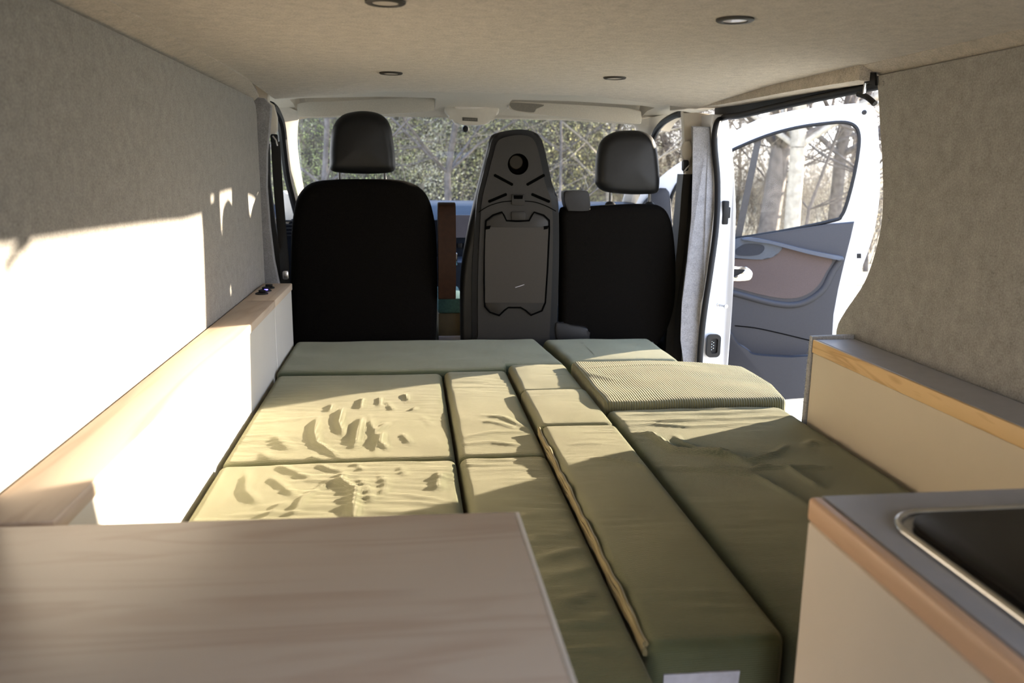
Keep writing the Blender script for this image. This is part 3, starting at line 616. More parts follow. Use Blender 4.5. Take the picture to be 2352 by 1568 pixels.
# right shelf cabinet
t = thing('side_cabinet', 'low cream cabinet along the right wall with grey top and pine edge', 'cabinet', (1.03, 1.4, 0))
obj('carcass', box(bm_(), .972, WR-.003, .822, 1.862, .002, .622, .0015, 1), mat('cream_laminate', (.66, .56, .42), .5, bump=(300, .08, .0004), var=(6, .02)), t)
obj('worktop', box(bm_(), .977, WR-.003, .822, 1.862, .622, .654, .002, 1), LAMGREY, t)
obj('edge_band', box(bm_(), .969, .977, .822, 1.862, .622, .654, .002, 2), PINE, t)['label'] = 'pine coloured wooden edge'
bm = bm_(); slab(bm, [Vector(p) for p in ((.962, 1.866, .002), (1.078, 1.866, .002), (1.078, 1.866, .664), (.968, 1.866, .661))], (0, .014, 0), .004, 3)
random.seed(3)
for i in range(260):
    z = random.uniform(.3, .66); p = Vector((.963+.005*z/.66, random.uniform(1.867, 1.879), z)); q = p+Vector((-random.uniform(.001, .004), random.uniform(-.002, .002), random.uniform(-.003, .003)))
    tube(bm, [p, q], [.0004, .0002], 3)
obj('end_panel', bm, felt('felt_light', (.40, .39, .38)), t)['label'] = 'fuzzy grey felt end panel'
# kitchen unit
K = thing('kitchen_unit', 'cream kitchen block with grey worktop and rounded wooden edge at the lower right', 'kitchen unit', (.75, .5, 0))
kx, ky = .438, .814
bm = bm_(); box(bm, kx-.003, 1.055, .2, ky-.003, .002, .672, .002, 1)
obj('carcass', bm, mat('warm_white_laminate', (.70, .60, .49), .5, bump=(300, .08, .0004), var=(6, .02)), K)
skc = Vector((.757, .555, .700)); rl = rrect(skc, .55, .395, .045, (1, 0, 0), (0, 1, 0), 8)
sk_c = []
obj('worktop', box(bm_(), kx+.012, 1.065, .2, ky, .674, .700, .001, 1), LAMGREY, K)
obj('edge_band', box(bm_(), kx-.004, kx+.012, .2, ky, .672, .700, .005, 3), wood('beech_edge', (.72, .46, .29), (.58, .35, .21), 'Y', 1.0, .35), K)['label'] = 'rounded beech coloured edge'
H = thing('hob_sink', 'black glass covered sink with a chrome rim set in the kitchen worktop', 'sink', (skc.x, skc.y, .7005))
obj('rim', tube(bm_(), [p+Vector((0, 0, .0035)) for p in rl], .0042, 10, closed=True), CHROME, H)
obj('tray', slab(bm_(), [skc+(p-skc)*.985+Vector((0, 0, .0007)) for p in rl], (0, 0, .0015)), STEEL, H)
rl2 = rrect(skc, .526, .372, .038, (1, 0, 0), (0, 1, 0), 8)
obj('glass_lid', slab(bm_(), [p+Vector((0, 0, .003)) for p in rl2], (0, 0, .006), .0015, 2), HOBGL, H)

# ================================================================== BED CUSHIONS
def zpt(zoom, a, b, z=.45):
    ox, oy, s = zoom; p = at_z(ox+a/s, oy+b/s, z); return (p.x, p.y)
Z1 = (400, 760, 3.36); Z33 = (1250, 780, 3.618); Z2 = (1000, 760, 3.92); Z4 = (1000, 1100, 2.613)
def cushion(name, label, x0, x1, y0, y1, top, m, ridges=(), seed=0, res=.006, r=.016, thick=.10, fine=.0012, broad=.004, crown=.004, group='green corduroy bed cushions', shape=None, cr=.02, slope=(0, 0)):
    nx = max(8, int((x1-x0)/res)); ny = max(8, int((y1-y0)/res))
    xs = x0+(x1-x0)*np.arange(nx+1)/nx; ys = y0+(y1-y0)*np.arange(ny+1)/ny
    # denser samples at the rounded rim
    def dens(a, lo, hi):
        e = np.array([0, .06, .2, .45, .75])*r
        core = a[(a > lo+r) & (a < hi-r)]
        return np.concatenate([lo+e, core, (hi-e)[::-1]])
    xs = dens(xs, x0, x1); ys = dens(ys, y0, y1); Xg, Yg = np.meshgrid(xs, ys, indexing='ij')
    # plan corners
    cx, cy = (x0+x1)/2, (y0+y1)/2; hx, hy = (x1-x0)/2, (y1-y0)/2
    px_, py_ = Xg-cx, Yg-cy
    qx, qy = np.maximum(np.abs(px_)-(hx-cr), 0), np.maximum(np.abs(py_)-(hy-cr), 0)
    L_ = np.hypot(qx, qy); f = np.where((qx > 0) & (qy > 0) & (L_ > 1e-9), np.maximum(qx, qy)/np.maximum(L_, 1e-9), 1)
    nxp = np.where((qx > 0) & (qy > 0), np.sign(px_)*(hx-cr+qx*f), px_); nyp = np.where((qx > 0) & (qy > 0), np.sign(py_)*(hy-cr+qy*f), py_)
    d = np.minimum(np.minimum(hx-np.abs(px_), hy-np.abs(py_)), 1)
    PX, PY = nxp+cx, nyp+cy
    dd = np.clip(d/r, 0, 1); Zt = top-r*(1-np.sqrt(np.clip(1-(1-dd)**2, 0, 1)))
    Zt += crown*(1-(px_/hx)**2)*(1-(py_/hy)**4) + slope[0]*(px_/hx) + slope[1]*(py_/hy)
    H = np.zeros_like(Zt)
    for rd in ridges:
        pts, wd, ht = rd
        best = np.full(Zt.shape, 9.); tpos = np.zeros(Zt.shape); tot = 0
        seg = [(np.array(a), np.array(b)) for a, b in zip(pts, pts[1:])]; LL = sum(np.linalg.norm(b-a) for a, b in seg) or 1
        for a, b in seg:
            ab = b-a; l2 = ab@ab or 1e-9; t = np.clip(((PX-a[0])*ab[0]+(PY-a[1])*ab[1])/l2, 0, 1)
            di = np.hypot(PX-a[0]-t*ab[0], PY-a[1]-t*ab[1]); u = di < best
            best = np.where(u, di, best); tpos = np.where(u, (tot+t*math.sqrt(l2))/LL, tpos); tot += math.sqrt(l2)
        H += ht*np.exp(-(best/wd)**2)*np.clip(np.sin(np.pi*np.clip(tpos*.9+.05, 0, 1))*1.5, .15, 1)
    nz = np.zeros_like(H); nf = np.zeros_like(H)
    for i in range(nz.shape[0]):
        for j in range(nz.shape[1]):
            x, y = PX[i, j], PY[i, j]
            nz[i, j] = noise.noise((x*7+seed, y*9, seed*1.7))
            nf[i, j] = noise.noise((x*9+seed*3, y*70+x*6, seed))*max(0, noise.noise((x*5, y*5+seed*2, 3.3))+.35)
    Zt = Zt + (H + nz*broad + nf*fine*2)*np.clip(d/.02, 0, 1)
    bm = bm_(); V = [[bm.verts.new((PX[i, j], PY[i, j], Zt[i, j])) for j in range(Zt.shape[1])] for i in range(Zt.shape[0])]
    a, b = Zt.shape
    for i in range(a-1):
        for j in range(b-1): bm.faces.new((V[i][j], V[i+1][j], V[i+1][j+1], V[i][j+1]))
    loop = [V[i][0] for i in range(a)]+[V[a-1][j] for j in range(1, b)]+[V[i][b-1] for i in range(a-2, -1, -1)]+[V[0][j] for j in range(b-2, 0, -1)]
    prev = loop; n = len(loop)
    for k, (zz, ins) in enumerate(((top-thick*.35, .001), (top-thick*.7, .001), (top-thick+.01, 0), (top-thick, -.008))):
        cur = []
        for v in loop:
            dx, dy = v.co.x-cx, v.co.y-cy; l = math.hypot(dx/hx, dy/hy) or 1
            wob = .0015*noise.noise((v.co.x*30, v.co.y*30, zz*40+seed))
            cur.append(bm.verts.new((v.co.x+(ins+wob)*(1 if dx > 0 else -1)*(abs(dx) > hx*.98), v.co.y+(ins+wob)*(1 if dy > 0 else -1)*(abs(dy) > hy*.98), zz)))
        for i in range(n): bm.faces.new((prev[i], cur[i], cur[(i+1) % n], prev[(i+1) % n]))
        prev = cur
    bm.faces.new(prev)
    if shape:
        for v in bm.verts: v.co.x, v.co.y = shape(v.co.x, v.co.y)
    o = obj('cushion_pad' if name is None else name, bm, m, None, angle=70)
    return tag(o, label, 'cushion', group)
def R(zm, pts, w, h): return ([zpt(zm, *p) for p in pts], w, h)
XA0, XA1 = -.398, .094
A1r = [R(Z1, p, w*.85, h*.6) for p, w, h in [
    (((1110, 640), (1085, 760), (1105, 830), (1190, 880), (1290, 950)), .011, .0085), (((1300, 570), (1275, 680), (1310, 780)), .010, .009), (((1450, 640), (1415, 760), (1395, 870)), .011, .010),
    (((1455, 500), (1440, 580)), .009, .007), (((1590, 490), (1590, 560)), .009, .006), (((1640, 520), (1700, 590)), .010, .005), (((1780, 460), (1810, 520)), .008, .006), (((1610, 750), (1595, 830), (1650, 880)), .010, .009),
    (((790, 780), (850, 850), (930, 890)), .018, .007), (((680, 890), (740, 960)), .015, .005), (((1650, 680), (1560, 750)), .010, .006), (((1500, 620), (1560, 780), (1560, 930)), .010, .005), (((1220, 540), (1200, 600)), .009, .006),
    (((1840, 590), (1870, 560)), .008, .006), (((1760, 760), (1830, 840)), .010, .005), (((430, 690), (900, 650), (1100, 640)), .012, .002), (((450, 780), (800, 770)), .010, .002), (((1900, 620), (2000, 700)), .012, .003), (((1050, 930), (1130, 960)), .012, .006)]]
A2r = [R(Z1, p, w*.85, h*.6) for p, w, h in [
    (((800, 990), (950, 1060), (1090, 1120)), .012, .006), (((570, 1040), (560, 1200), (660, 1310)), .014, .006), (((740, 1080), (860, 1180), (960, 1265)), .012, .006), (((1230, 1110), (1010, 1250), (910, 1400)), .010, .006),
    (((1310, 1040), (1290, 1130), (1400, 1190), (1385, 1300), (1390, 1470)), .012, .011), (((1430, 1100), (1500, 1200), (1530, 1300)), .012, .006), (((1110, 990), (1200, 1030), (1300, 1050)), .010, .006), (((1390, 980), (1480, 1050)), .009, .004),
    (((1590, 1060), (1640, 1150), (1600, 1250)), .011, .005), (((2060, 1050), (2030, 1200)), .014, .010), (((1740, 1000), (1790, 1090)), .010, .004), (((640, 1470), (780, 1350), (870, 1290)), .012, .005), (((1550, 1220), (1800, 1230), (2150, 1290)), .009, .0035),
    (((1600, 1280), (1900, 1290), (2180, 1330)), .009, .0035), (((1560, 1370), (1900, 1360), (2150, 1370)), .010, .003), (((600, 1340), (900, 1300)), .014, .003)]]
cushion('bed_cushion', 'wrinkled green bed cushion beside the left cabinet, the nearer one against the table', XA0, XA1, .925, 1.700, .438, OLIVE, A2r, 1, fine=.0018, broad=.003)
cushion('bed_cushion', 'wrinkled green bed cushion beside the left cabinet, half sun and half shade', XA0, XA1, 1.704, 2.462, .438, OLIVE, A1r, 2, fine=.001, broad=.003)
cushion('bed_cushion', 'narrow green bed cushion next to the table corner, with sideways creases', .100, .292, .86, 1.692, .442, OLIVE, [R(Z4, ((500, 205), (650, 190), (800, 190)), .010, .004), R(Z4, ((560, 330), (700, 320), (860, 300)), .012, .003), R(Z4, ((620, 470), (800, 420), (900, 400)), .012, .004),
        R(Z4, ((640, 560), (800, 550), (930, 520)), .012, .003), R(Z4, ((700, 740), (900, 680), (970, 660)), .014, .004), R(Z4, ((760, 860), (900, 850), (1100, 790)), .014, .004)], 3, fine=.003, broad=.004)
cushion('bed_cushion', 'narrow green bed cushion, far one of its pair, mostly sunlit', .100, .292, 1.696, 2.462, .443, OLIVE, [R(Z2, ((430, 750), (620, 770), (880, 880)), .010, .004), R(Z2, ((420, 800), (560, 820), (750, 870)), .010, .003), R(Z2, ((250, 940), (500, 900), (880, 890)), .009, .003), R(Z2, ((240, 1000), (500, 980), (800, 1010)), .008, .003)], 4, fine=.0016, broad=.003)
c3 = cushion('bed_cushion', 'longest narrow green bed cushion, with a zip strip in bounce-light tan along its left side', .300, .484, .925, 1.850, .459, OLIVE, [R(Z33, ((380, 1030), (600, 1045), (780, 1075), (920, 1130)), .008, .005), R(Z33, ((0, 720), (60, 700), (260, 700), (540, 705)), .008, .003), R(Z33, ((200, 910), (500, 905)), .008, .002)], 5, fine=.0016, broad=.002)
cushion('bed_cushion', 'small square green bed cushion in the middle, catching a round patch of sun', .298, .484, 1.855, 2.185, .456, OLIVE, (), 6, fine=.0006, broad=.002)
cushion('bed_cushion', 'smallest green bed cushion, against the back row, jagged sun patch on it', .300, .482, 2.190, 2.500, .452, OLIVE, (), 7, fine=.0009, broad=.002)
E_r = [R(Z33, p, w*.9, h*1.0) for p, w, h in [
    (((600, 590), (900, 580), (1300, 590), (1900, 560)), .010, .004), (((650, 635), (1100, 630), (1500, 620), (2000, 590)), .009, .004), (((650, 690), (1000, 690), (1300, 680), (2150, 640)), .009, .005),
    (((650, 725), (900, 715), (1200, 740), (1900, 700)), .009, .004), (((700, 790), (880, 800), (980, 870), (1090, 940), (1500, 990), (1700, 1060)), .010, .011), (((1100, 820), (1140, 880), (1300, 950), (1700, 1030), (1930, 970), (2010, 900)), .009, .009),
    (((900, 1060), (1500, 1120), (1750, 1150), (2000, 1300), (2200, 1420)), .010, .007), (((2000, 1070), (2150, 1180), (2300, 1260)), .010, .007), (((1700, 1090), (2000, 1080), (2352, 1080)), .009, .006), (((620, 830), (850, 840)), .007, .004), (((1300, 1060), (1700, 1110), (1950, 1050)), .008, .006), (((2150, 900), (2250, 850), (2352, 900)), .012, .005)]]
cushion('bed_cushion', 'large dark green bed cushion with deep folds beside the right cabinet', .492, .960, .822, 1.986, .452, OLIVEG, E_r, 8, res=.007, fine=.0012, broad=.003)
def dshape(x, y):
    # the far right corner is cut back in a curve
    k = max(0, (x-.72)/.30); return x - .035*k*k*(1-min(1, max(0, (y-1.99)/.2))), y - .11*k*k*max(0, (y-1.99)/.46)
cushion('bed_cushion', 'raised cushion of wide-ribbed corduroy near the open sliding door', .490, 1.012, 1.990, 2.455, .470, OLIVER, [R(Z33, ((350, 290), (800, 275), (1250, 275)), .012, .003), R(Z33, ((330, 330), (600, 400)), .012, .002)], 9, res=.007, fine=.0006, broad=.004, shape=dshape, thick=.12)
cushion('bed_cushion', 'long sage green bed cushion laid behind the driver and middle seats', -.402, .452, 2.472, 2.925, .446, OLIVEG, (), 10, res=.009, fine=.0008, broad=.005, shape=lambda x, y: (x+(.035*(1-(y-2.47)/.455) if x > .3 else 0), y+(.0 if x < .292 else .045*(1-(y-2.47)/.455))))
cushion('bed_cushion', 'sage green bed cushion behind the passenger seat with a strip of sun', .475, .875, 2.545, 2.905, .447, OLIVEG, (), 11, res=.008, fine=.0006, broad=.004, r=.022, shape=lambda x, y: (x+.03*(1-(y-2.545)/.36)*(x < .6), y))
# zip strip on the cushion side, tan tone paints light bounced off the wall
bm = bm_(); 
for k in range(3):
    pts = [Vector((.2975-.0015*(k == 1), y, .4515-.0075*k+.0025*math.sin(y*31+k)+.0015*math.sin(y*83))) for y in np.arange(.94, 1.84, .012)]
    tube(bm, pts, .0042 if k != 1 else .0030, 6)
z = obj('zip', bm, cord('zip_bounce_light', (.30, .24, .12), 'X', .003), c3); z['label'] = 'wavy zip strip with bounced light in its tan colour'
p0 = at_y(1525, 1550, .921); p1 = at_y(1700, 1541, .921)
obj('white_label', slab(bm_(), [p0, p1, p1+Vector((-.002, 0, -.03)), p0+Vector((0, 0, -.03))], (0, .003, 0)), WTAPE, c3)['label'] = 'white tape strip'
# bed platform under the cushions
t = thing('bed_platform', 'wooden platform under the green bed cushions', 'bed platform', (.29, 1.7, 0))
obj('deck', box(bm_(), -.40, .956, .93, 2.90, .318, .334, .002, 1), ASHTABLE, t)
for y in (.96, 1.9, 2.86): obj('support', box(bm_(), -.39, .95, y-.009, y+.009, .002, .318), WHITE_LAM, t)
for o in bpy.data.objects:      # cushions rest on the deck: their undersides reach it
    if o.name.startswith('bed_cushion'):
        lo = o.location.z
        if lo > .3345:
            d = lo-.3345
            for v in o.data.vertices:
                if v.co.z < .012: v.co.z -= d
# step in the door opening
bm = box(bm_(), 1.0, 1.20, 1.97, 2.90, -.02, .004, .004); tag(obj('door_sill', bm, WPAINT), 'white door sill at the sliding door opening', 'sill')

# ================================================================== OPEN FRONT PASSENGER DOOR
Hh, Lh = Vector((1.17, 3.97, 0)), Vector((2.10, 3.60, 0)); du = (Lh-Hh).normalized(); dn = Vector((du.y, -du.x, 0)).normalized()
if dn.y > 0: dn = -dn
def dp(x, y, off=0.0):
    r = ray(x, y); q = Hh+dn*off; t = (q-C0).dot(dn)/r.dot(dn); return C0+r*t
D1 = thing('door_1', 'open white front passenger door seen through the sliding door opening', 'door', tuple(Hh), kind='structure')
outer = [(1460, 470), (1515, 408), (1573, 365), (1630, 331), (1690, 300), (1740, 275), (1800, 258), (1880, 246), (1960, 238), (1990, 240), (2010, 252), (2017, 300), (2021, 400), (2018, 470), (2005, 540), (1985, 600), (1950, 690), (1925, 740), (1908, 800), (1900, 870), (1898, 945), (1700, 950), (1440, 955), (1445, 700)]
hole = [(1540, 470), (1552, 430), (1573, 408), (1630, 372), (1690, 341), (1760, 312), (1830, 293), (1900, 283), (1940, 281), (1964, 290), (1973, 312), (1971, 350), (1960, 410), (1944, 470), (1932, 496), (1915, 506), (1800, 530), (1690, 548), (1560, 572), (1545, 540)]
def dl(pts, off=0.0, k=0): 
    q = [dp(a, b, off) for a, b in pts]; return crv(q, k) if k else q
fr_ = obj('door_frame', slab_holes(bm_(), dl(outer, 0, 3), [dl(hole, 0, 3)], -dn*.035), WPAINT, D1)
obj('window_pane', slab(bm_(), dl(hole, -.016, 0), -dn*.004), GLASS, D1)
obj('window_gasket', tube(bm_(), dl(hole, .002, 4), .0085, 8, closed=True), BLACK, D1)
obj('quarter_bar', slab(bm_(), dl([(1734, 322), (1750, 316), (1703, 546), (1686, 550)], -.004), -dn*.012), mat('bar_rubber', (.05, .045, .042), .6, var=(40, .1)), D1)
Z5 = lambda a, b: (1500+a/3.408, 500+b/3.408)
trim = [(1440, 590), (1560, 572), (1690, 548), (1800, 530), (1900, 514), (1961, 508), (1952, 545), (1938, 600), (1924, 660), (1913, 720), (1908, 800), (1907, 905), (1700, 908), (1445, 910)]
tp = obj('trim_panel', slab(bm_(), dl(trim, .001), dn*.03, .008, 2), TRIMD, D1); tp['label'] = 'dark blue-grey moulded trim'
ins = [(500, 500), (500, 330), (640, 322), (860, 325), (950, 300), (1020, 215), (1200, 262), (1400, 310), (1350, 430), (1290, 530), (1200, 600), (1080, 630), (900, 612), (640, 545)]
obj('fabric_insert', slab(bm_(), dl([Z5(*p) for p in ins], .031, 3), dn*.004, .0015, 2), TRIMB, tp)['label'] = 'brown-grey textured insert'
cup = [(480, 250), (560, 185), (645, 165), (720, 152), (830, 168), (940, 190), (1020, 213), (990, 262), (945, 300), (850, 325), (645, 312), (520, 300)]
obj('grab_surround', slab(bm_(), dl([Z5(*p) for p in cup], .031, 3), dn*.014, .005, 2), mat('blue_trim', (.040, .050, .068), .5, bump=(500, .3, .0006), var=(100, .06)), tp)
cup2 = [(640, 260), (665, 235), (720, 205), (800, 203), (860, 215), (872, 245), (835, 285), (760, 298), (660, 292)]
obj('grab_recess', slab(bm_(), dl([Z5(*p) for p in cup2], .0455, 3), dn*.002), DASH, tp)
lip = [(700, 175), (830, 180), (1000, 222), (1200, 275), (1400, 318), (1480, 330), (1480, 300), (1400, 285), (1200, 245), (1000, 195), (830, 160), (720, 152)]
obj('arm_ledge', slab(bm_(), dl([Z5(*p) for p in lip], .033, 2), dn*.03, .006, 2), mat('blue_trim_ledge', (.045, .055, .078), .5, bump=(500, .3, .0006), var=(100, .06)), tp)
hd = [(540, 388), (700, 383), (745, 392), (778, 432), (765, 478), (722, 492), (600, 492), (540, 488)]
h_ = obj('handle_surround', slab(bm_(), dl([Z5(*p) for p in hd], .0345, 3), dn*.005, .0015, 2), CHROME, tp); h_['label'] = 'chrome handle surround'
obj('handle_bowl', slab(bm_(), dl([Z5(*p) for p in ((560, 405), (690, 402), (720, 412), (712, 440), (690, 455), (560, 462))], .040, 3), dn*.001), BLACK, h_)
obj('door_handle', slab(bm_(), dl([Z5(*p) for p in ((695, 440), (720, 405), (742, 412), (740, 450), (700, 462), (640, 470), (640, 455))], .041, 2), dn*.012, .003, 2), CHROME, h_)
pk = [(560, 850), (640, 848), (900, 880), (1240, 965), (1330, 985), (1400, 990), (1392, 1385), (640, 1388), (560, 1388)]
obj('map_pocket', slab(bm_(), dl([Z5(*p) for p in ((600, 870), (640, 940), (700, 1015), (770, 1050), (900, 1068), (1250, 1082), (1393, 1080), (1392, 1382), (640, 1386), (560, 1386), (560, 900))], .031, 2), dn*.05, .015, 3), TRIMD, tp)
obj('pocket_seam', tube(bm_(), crv(dl([Z5(*p) for p in ((640, 845), (800, 862), (1000, 905), (1240, 962), (1390, 985))], .031), 4, False), .003, 6), GROOVE, tp)
obj('insert_shoulder', tube(bm_(), crv(dl([Z5(*p) for p in ((1465, 330), (1400, 430), (1330, 560), (1210, 650), (1080, 682), (900, 660), (640, 590), (500, 560))], .026), 4, False), .017, 10), TRIMD, tp)
obj('lower_seal', tube(bm_(), dl([(1445, 913), (1700, 910), (1900, 908)], .004), .006, 6), BLACK, D1)
obj('door_bolt', lathe(bm_(), dp(1985, 258, .001), tuple(dn), [(.011, -.002), (.011, .004), (.006, .006), (.006, .003), (.0, .003)], 16), PLAST, D1)
obj('latch_hole', slab(bm_(), dl([(1968, 582), (1978, 582), (1978, 593), (1968, 593)], .0005), dn*.003), BLACK, D1)
obj('corner_trim', slab(bm_(), dl([(1450, 560), (1462, 490), (1500, 440), (1530, 432), (1541, 460), (1545, 540), (1548, 572)], .001, 2), dn*.02, .005, 2), TRIMD, D1)
# wing mirror outside this door
t = thing('side_mirror', 'white door mirror outside the open passenger door, seen through its glass', 'mirror', tuple(dp(1562, 540, -.12)))
lp = crv([dp(a, b, -.10) for a, b in ((1550, 470), (1562, 458), (1580, 458), (1592, 475), (1590, 530), (1575, 545), (1555, 540), (1548, 510))], 3)
obj('mirror_housing', slab(bm_(), lp, -dn*.07, .015, 3), WPAINT, t)
a_ = dp(1568, 545, -.10); obj('mirror_foot', box(bm_(), a_.x-.03, a_.x+.03, a_.y+.0, a_.y+.05, a_.z-.07, a_.z+.005, .01), BLACK, t)
# hook of the sliding door runner, upper right
t = thing('runner_bracket', 'black sliding door runner bracket above the opening, upper right', 'bracket', tuple(at_x(1995, 230, 1.10)))
obj('runner_arm', tube(bm_(), crv([at_x(1972, 216, 1.09), at_x(1985, 220, 1.09), at_x(1996, 226, 1.09), at_x(2010, 238, 1.095)], 4, False), .007, 8), BLACK, t)
obj('runner_stud', tube(bm_(), [at_x(1988, 190, 1.088), at_x(1984, 216, 1.088)], .004, 8), STEEL, t)
obj('runner_plate', slab(bm_(), [at_x(1985, 166, 1.072), at_x(2008, 166, 1.072), at_x(2010, 196, 1.072), at_x(1985, 190, 1.072)], (.006, 0, 0)), BLACK, t)
for (a, b) in ((2028, 192), (2040, 505)):
    bm = bm_(); lathe(bm, at_x(a, b, WR), (-1, 0, 0), [(.006, -.001), (.006, .0015), (.003, .0025), (0, .0025)], 16)
    tag(obj('felt_button', bm, GREY), 'small felt covered button on the right wall, '+('near its top edge' if b < 300 else 'halfway down its curved edge'), 'button')

# ================================================================== OUTSIDE
GZ = -.62
def ground_h(x, y):
    d = max(0, y-16); k = 1/(1+math.exp((x-1.5-(y-16)*.12)/2.5))
    return GZ+(1-math.exp(-d/14))*1.0*k + .25*noise.noise((x*.2, y*.2, 0))*(1 if d > 0 or abs(x) > 6 else .2)
bm = bm_(); n = 90; G = [[None]*(n+1) for _ in range(n+1)]
for i in range(n+1):
    for j in range(n+1):
        x = -60+140*i/n; y = -20+110*j/n; G[i][j] = bm.verts.new((x, y, ground_h(x, y)))
for i in range(n):
    for j in range(n): bm.faces.new((G[i][j], G[i+1][j], G[i+1][j+1], G[i][j+1]))
gm = mat('forest_ground', (.50, .44, .30), .95, bump=(5, .8, .12), var=(2.2, .55, 10))
tag(obj('floor', bm, gm), 'leaf strewn woodland ground outside the van rising into a bank', 'ground', kind='structure')
BARK = mat('bark', (.12, .10, .085), .9, bump=(14, .8, .02), var=(8, .35))
BARKL = mat('pale_bark', (.36, .31, .24), .9, bump=(14, .6, .02), var=(8, .25))
def leafmat(name, col):
    m = mat(name, col, .7, var=(1.2, .45, 3)); nt = m.node_tree; p = nt.nodes['Principled BSDF']; L = nt.links.new
    t = N(nt, 'ShaderNodeBsdfTranslucent'); t.inputs[0].default_value = (*[min(1, c*1.3) for c in col], 1)
    mx = N(nt, 'ShaderNodeMixShader'); mx.inputs[0].default_value = .45; L(p.outputs[0], mx.inputs[1]); L(t.outputs[0], mx.inputs[2])
    L(mx.outputs[0], nt.nodes['Material Output'].inputs[0]); return m
LEAFY = leafmat('leaf_yellow_green', (.80, .72, .34)); LEAFB = leafmat('leaf_beige', (.82, .68, .48)); LEAFG = leafmat('leaf_green', (.46, .50, .20))
class Soup:
    def __init__(s): s.v = []; s.f = []
    def seg(s, a, b, ra, rb, n=5):
        d = (b-a).normalized(); u = d.orthogonal().normalized(); w = d.cross(u); k = len(s.v)
        for c, r in ((a, ra), (b, rb)):
            for i in range(n): t = 2*math.pi*i/n; s.v.append(c+(u*math.cos(t)+w*math.sin(t))*r)
        for i in range(n): s.f.append((k+i, k+(i+1) % n, k+n+(i+1) % n, k+n+i))
    def leaf(s, c, r):
        u = Vector((random.gauss(0, 1), random.gauss(0, 1), random.gauss(0, 1))).normalized(); w = u.orthogonal().normalized()
        k = len(s.v); s.v += [c+u*r, c+w*r*.5, c-u*r, c-w*r*.5]; s.f.append((k, k+1, k+2, k+3))
    def mesh(s, name, m):
        me = bpy.data.meshes.new(name); me.from_pydata([tuple(q) for q in s.v], [], s.f); me.materials.append(m); me.polygons.foreach_set('use_smooth', [True]*len(s.f)); me.update(); return me
def grow(S, Lf, p, d, L, r, lvl, maxl, leafn, leafr, spread=.6, grav=0, side=None):
    n = 4 if lvl < 2 else 3; tips = []
    for i in range(n):
        q = p+d*(L/n); r2 = r*(1-.55*(i+1)/n) if lvl else r*(1-.14*(i+1))
        S.seg(p, q, r*(1-.55*i/n) if lvl else r*(1-.14*i), max(r2, .003), 6 if lvl == 0 else (4 if lvl == 1 else 3))
        p = q; d = (d+Vector((random.gauss(0, 1), random.gauss(0, 1), random.gauss(0, .6)))*.13+Vector((0, 0, .04-grav))).normalized()
        if lvl < maxl and (i > 0 or lvl > 0 or side):
            for _ in range(2 if lvl else 4 if side else 3):
                a = random.uniform(0, 2*math.pi); o = d.orthogonal().normalized(); o = (o*math.cos(a)+d.cross(o)*math.sin(a))
                nd = (d*(1-spread)+o*spread).normalized()
                grow(S, Lf, p, nd, L*random.uniform(.42, .66), max(r2*.5, .0035), lvl+1, maxl, leafn, leafr, spread)
        if Lf is not None and lvl >= maxl-1:
            for _ in range(leafn): Lf.leaf(p+Vector((random.gauss(0, .09), random.gauss(0, .09), random.gauss(0, .09))), leafr*random.uniform(.6, 1.3))
def make_tree(seed, H, r, maxl, leafn=0, leafr=.03, side=True, lm=None, bark=BARK, stems=1, spread=.6):
    random.seed(seed); S = Soup(); Lf = Soup() if leafn else None
    for k in range(stems):
        d = Vector((random.gauss(0, .05), random.gauss(0, .05), 1)).normalized(); p = Vector((0, 0, -.1))
        if stems > 1:
            a = random.uniform(0, 6.28); q = random.uniform(0, .9); p = Vector((math.cos(a)*q, math.sin(a)*q, -.1)); d = Vector((math.cos(a)*.35, math.sin(a)*.35, 1)).normalized()
        grow(S, Lf, p, d, H*random.uniform(.7, 1.1), r*random.uniform(.7, 1.1), 0, maxl, leafn, leafr, spread, side=side)
    return S.mesh('branches', bark), (Lf.mesh('foliage', lm) if Lf else None)
trunkM = [make_tree(s, 9, .17, 3, bark=b, leafn=l, lm=LEAFY, leafr=.05) for s, b, l in ((11, BARK, 0), (12, BARKL, 0), (13, BARK, 0))]
slimM = [make_tree(s, 8, r, 3, bark=b) for s, r, b in ((41, .055, BARK), (42, .07, BARK), (43, .06, BARKL))]
thinM = [make_tree(s, 6, .05, 3, bark=b, leafn=l, lm=lm, leafr=.022) for s, b, l, lm in ((21, BARK, 0, None), (22, BARK, 2, LEAFB), (23, BARKL, 2, LEAFY), (24, BARKL, 0, None))]
shrubM = [make_tree(s, 2.8, .022, 2, leafn=l, lm=lm, leafr=.022, stems=12, bark=b, spread=.5) for s, l, lm, b in ((31, 4, LEAFY, BARK), (32, 4, LEAFB, BARKL), (33, 0, None, BARKL), (34, 3, LEAFG, BARK), (35, 1, LEAFB, BARK))]
def plant(kind, meshes, x, y, label, cat, group, sc=1, rz=0):
    t = thing(kind, label, cat, (x, y, ground_h(x, y)), group); t.rotation_euler = (0, 0, rz); t.scale = (sc, sc, sc)
    for nm, me in zip(('trunk' if kind != 'shrub' else 'stems', 'foliage'), meshes):
        if me: o = bpy.data.objects.new(nm, me); COL.objects.link(o); o.parent = t
def dirpt(px_, dist):
    r = ray(px_, 395); r.z = 0; r.normalize(); return r.x*dist, r.y*dist
random.seed(99)
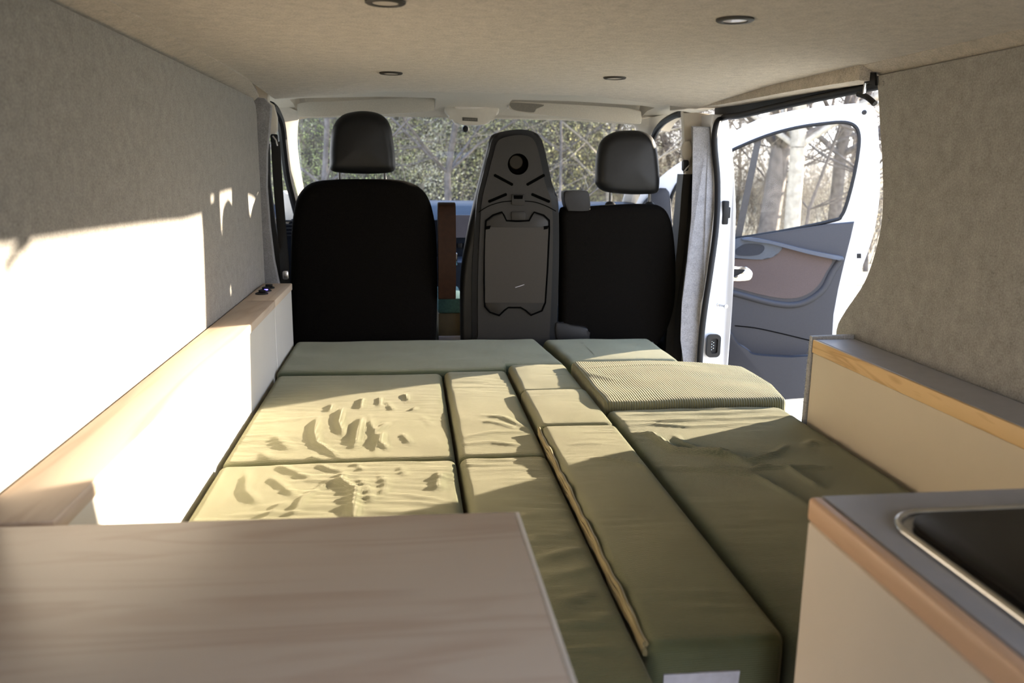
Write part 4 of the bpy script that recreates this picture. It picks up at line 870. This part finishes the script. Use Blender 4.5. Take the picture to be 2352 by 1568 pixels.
for px_, dist, mi, lab in ((1830, 13, 1, 'thick pale tree trunk in the middle of the open door window'), (1925, 17, 0, 'dark tree trunk at the right of the open door window'), (1962, 24, 0, 'slim dark trunk beside the frame of the open door window'),
                           (1765, 14, 2, 'tree with leaning branches at the left of the open door window'), (1548, 20, 0, 'bare tree seen through the front door opening'), (1320, 22, 0, 'bare tree seen between the middle and passenger headrests'),
                           (1105, 18, 1, 'pale trunk right of the middle of the windscreen'), (940, 21, 0, 'dark trunk seen right of the driver headrest'), (735, 13, 0, 'dark forked tree at the left end of the windscreen'),
                           (700, 17, 0, 'dark trunk against the left windscreen pillar'), (1030, 14, 0, 'dark trunk seen under the left side of the overhead console'), (1395, 19, 0, 'bare dark tree behind the passenger headrest')):
    x, y = dirpt(px_, dist); plant('bare_tree', (trunkM if px_ > 1700 else slimM)[mi], x, y, lab, 'tree', 'bare woodland trees', random.uniform(.85, 1.15), random.uniform(0, 6))
ZONES = [(757, 'left of the driver headrest'), (908, 'behind the driver headrest'), (975, 'just right of the driver headrest'), (1035, 'left of the overhead console'), (1110, 'under the overhead console'), (1260, 'behind the middle seat top'),
         (1320, 'just right of the middle seat'), (1368, 'just left of the passenger headrest'), (1490, 'behind the passenger headrest'), (1600, 'through the front door opening'), (1740, 'left of the bar in the open door window'), (1850, 'mid window of the open door'),
         (1975, 'at the window edge of the open door'), (9999, 'beyond the edge of the open door')]
def zone(p): return next(b for a, b in ZONES if p < a)
PLAN = []
for i in range(30):
    px_ = random.choice((random.uniform(650, 1500), random.uniform(1240, 2060))); PLAN.append(('young_tree', random.choice((0, 1, 2)) if px_ < 1240 else random.choice((0, 3)), px_, random.uniform(13, 32), random.uniform(.7, 1.3)))
for i in range(72):
    if i < 56: px_ = random.uniform(640, 1260) if i < 46 else random.uniform(1260, 1480); mi = random.choice((0, 0, 1, 2, 2, 4, 3)) if px_ < 1250 else random.choice((0, 1, 2)); sc = random.uniform(.75, 1.2) if px_ < 1200 else random.uniform(.55, .85)
    else: px_ = random.uniform(1500, 2090); mi = random.choice((2, 4, 2)); sc = random.uniform(.4, .7)
    PLAN.append(('shrub', mi, px_, random.uniform(17, 32), sc))
NAMES = {'young_tree': ('bare slender young tree', 'slender young tree with beige leaves', 'pale slender young tree with yellow-green leaves', 'pale bare slender young tree'),
         'shrub': ('yellow-green shrub', 'beige leaved shrub', 'pale leafless shrub', 'deep green shrub', 'thin shrub with few leaves')}
PLAN.sort(key=lambda q: q[3]); seen = {}
RANK = ('nearest', 'second nearest', 'third nearest', 'fourth nearest', 'fifth nearest', 'sixth nearest', 'seventh nearest', 'eighth nearest', 'ninth nearest', 'tenth nearest')
cnt = {}
for k_, mi, px_, dist, sc in PLAN: cnt[(k_, mi, zone(px_))] = cnt.get((k_, mi, zone(px_)), 0)+1
for k_, mi, px_, dist, sc in PLAN:
    x, y = dirpt(px_, dist); z_ = zone(px_); key = (k_, mi, z_); n_ = seen.get(key, 0); seen[key] = n_+1
    lab = NAMES[k_][mi]+' seen '+z_ + ('' if cnt[key] == 1 else ', '+RANK[min(n_, 9)])
    plant(k_, (thinM if k_ == 'young_tree' else shrubM)[mi], x, y, lab, 'shrub' if k_ == 'shrub' else 'tree', 'woodland shrubs' if k_ == 'shrub' else 'young woodland trees', sc, random.uniform(0, 6))
for o in bpy.data.objects:
    if 'wp' in o: del o['wp']
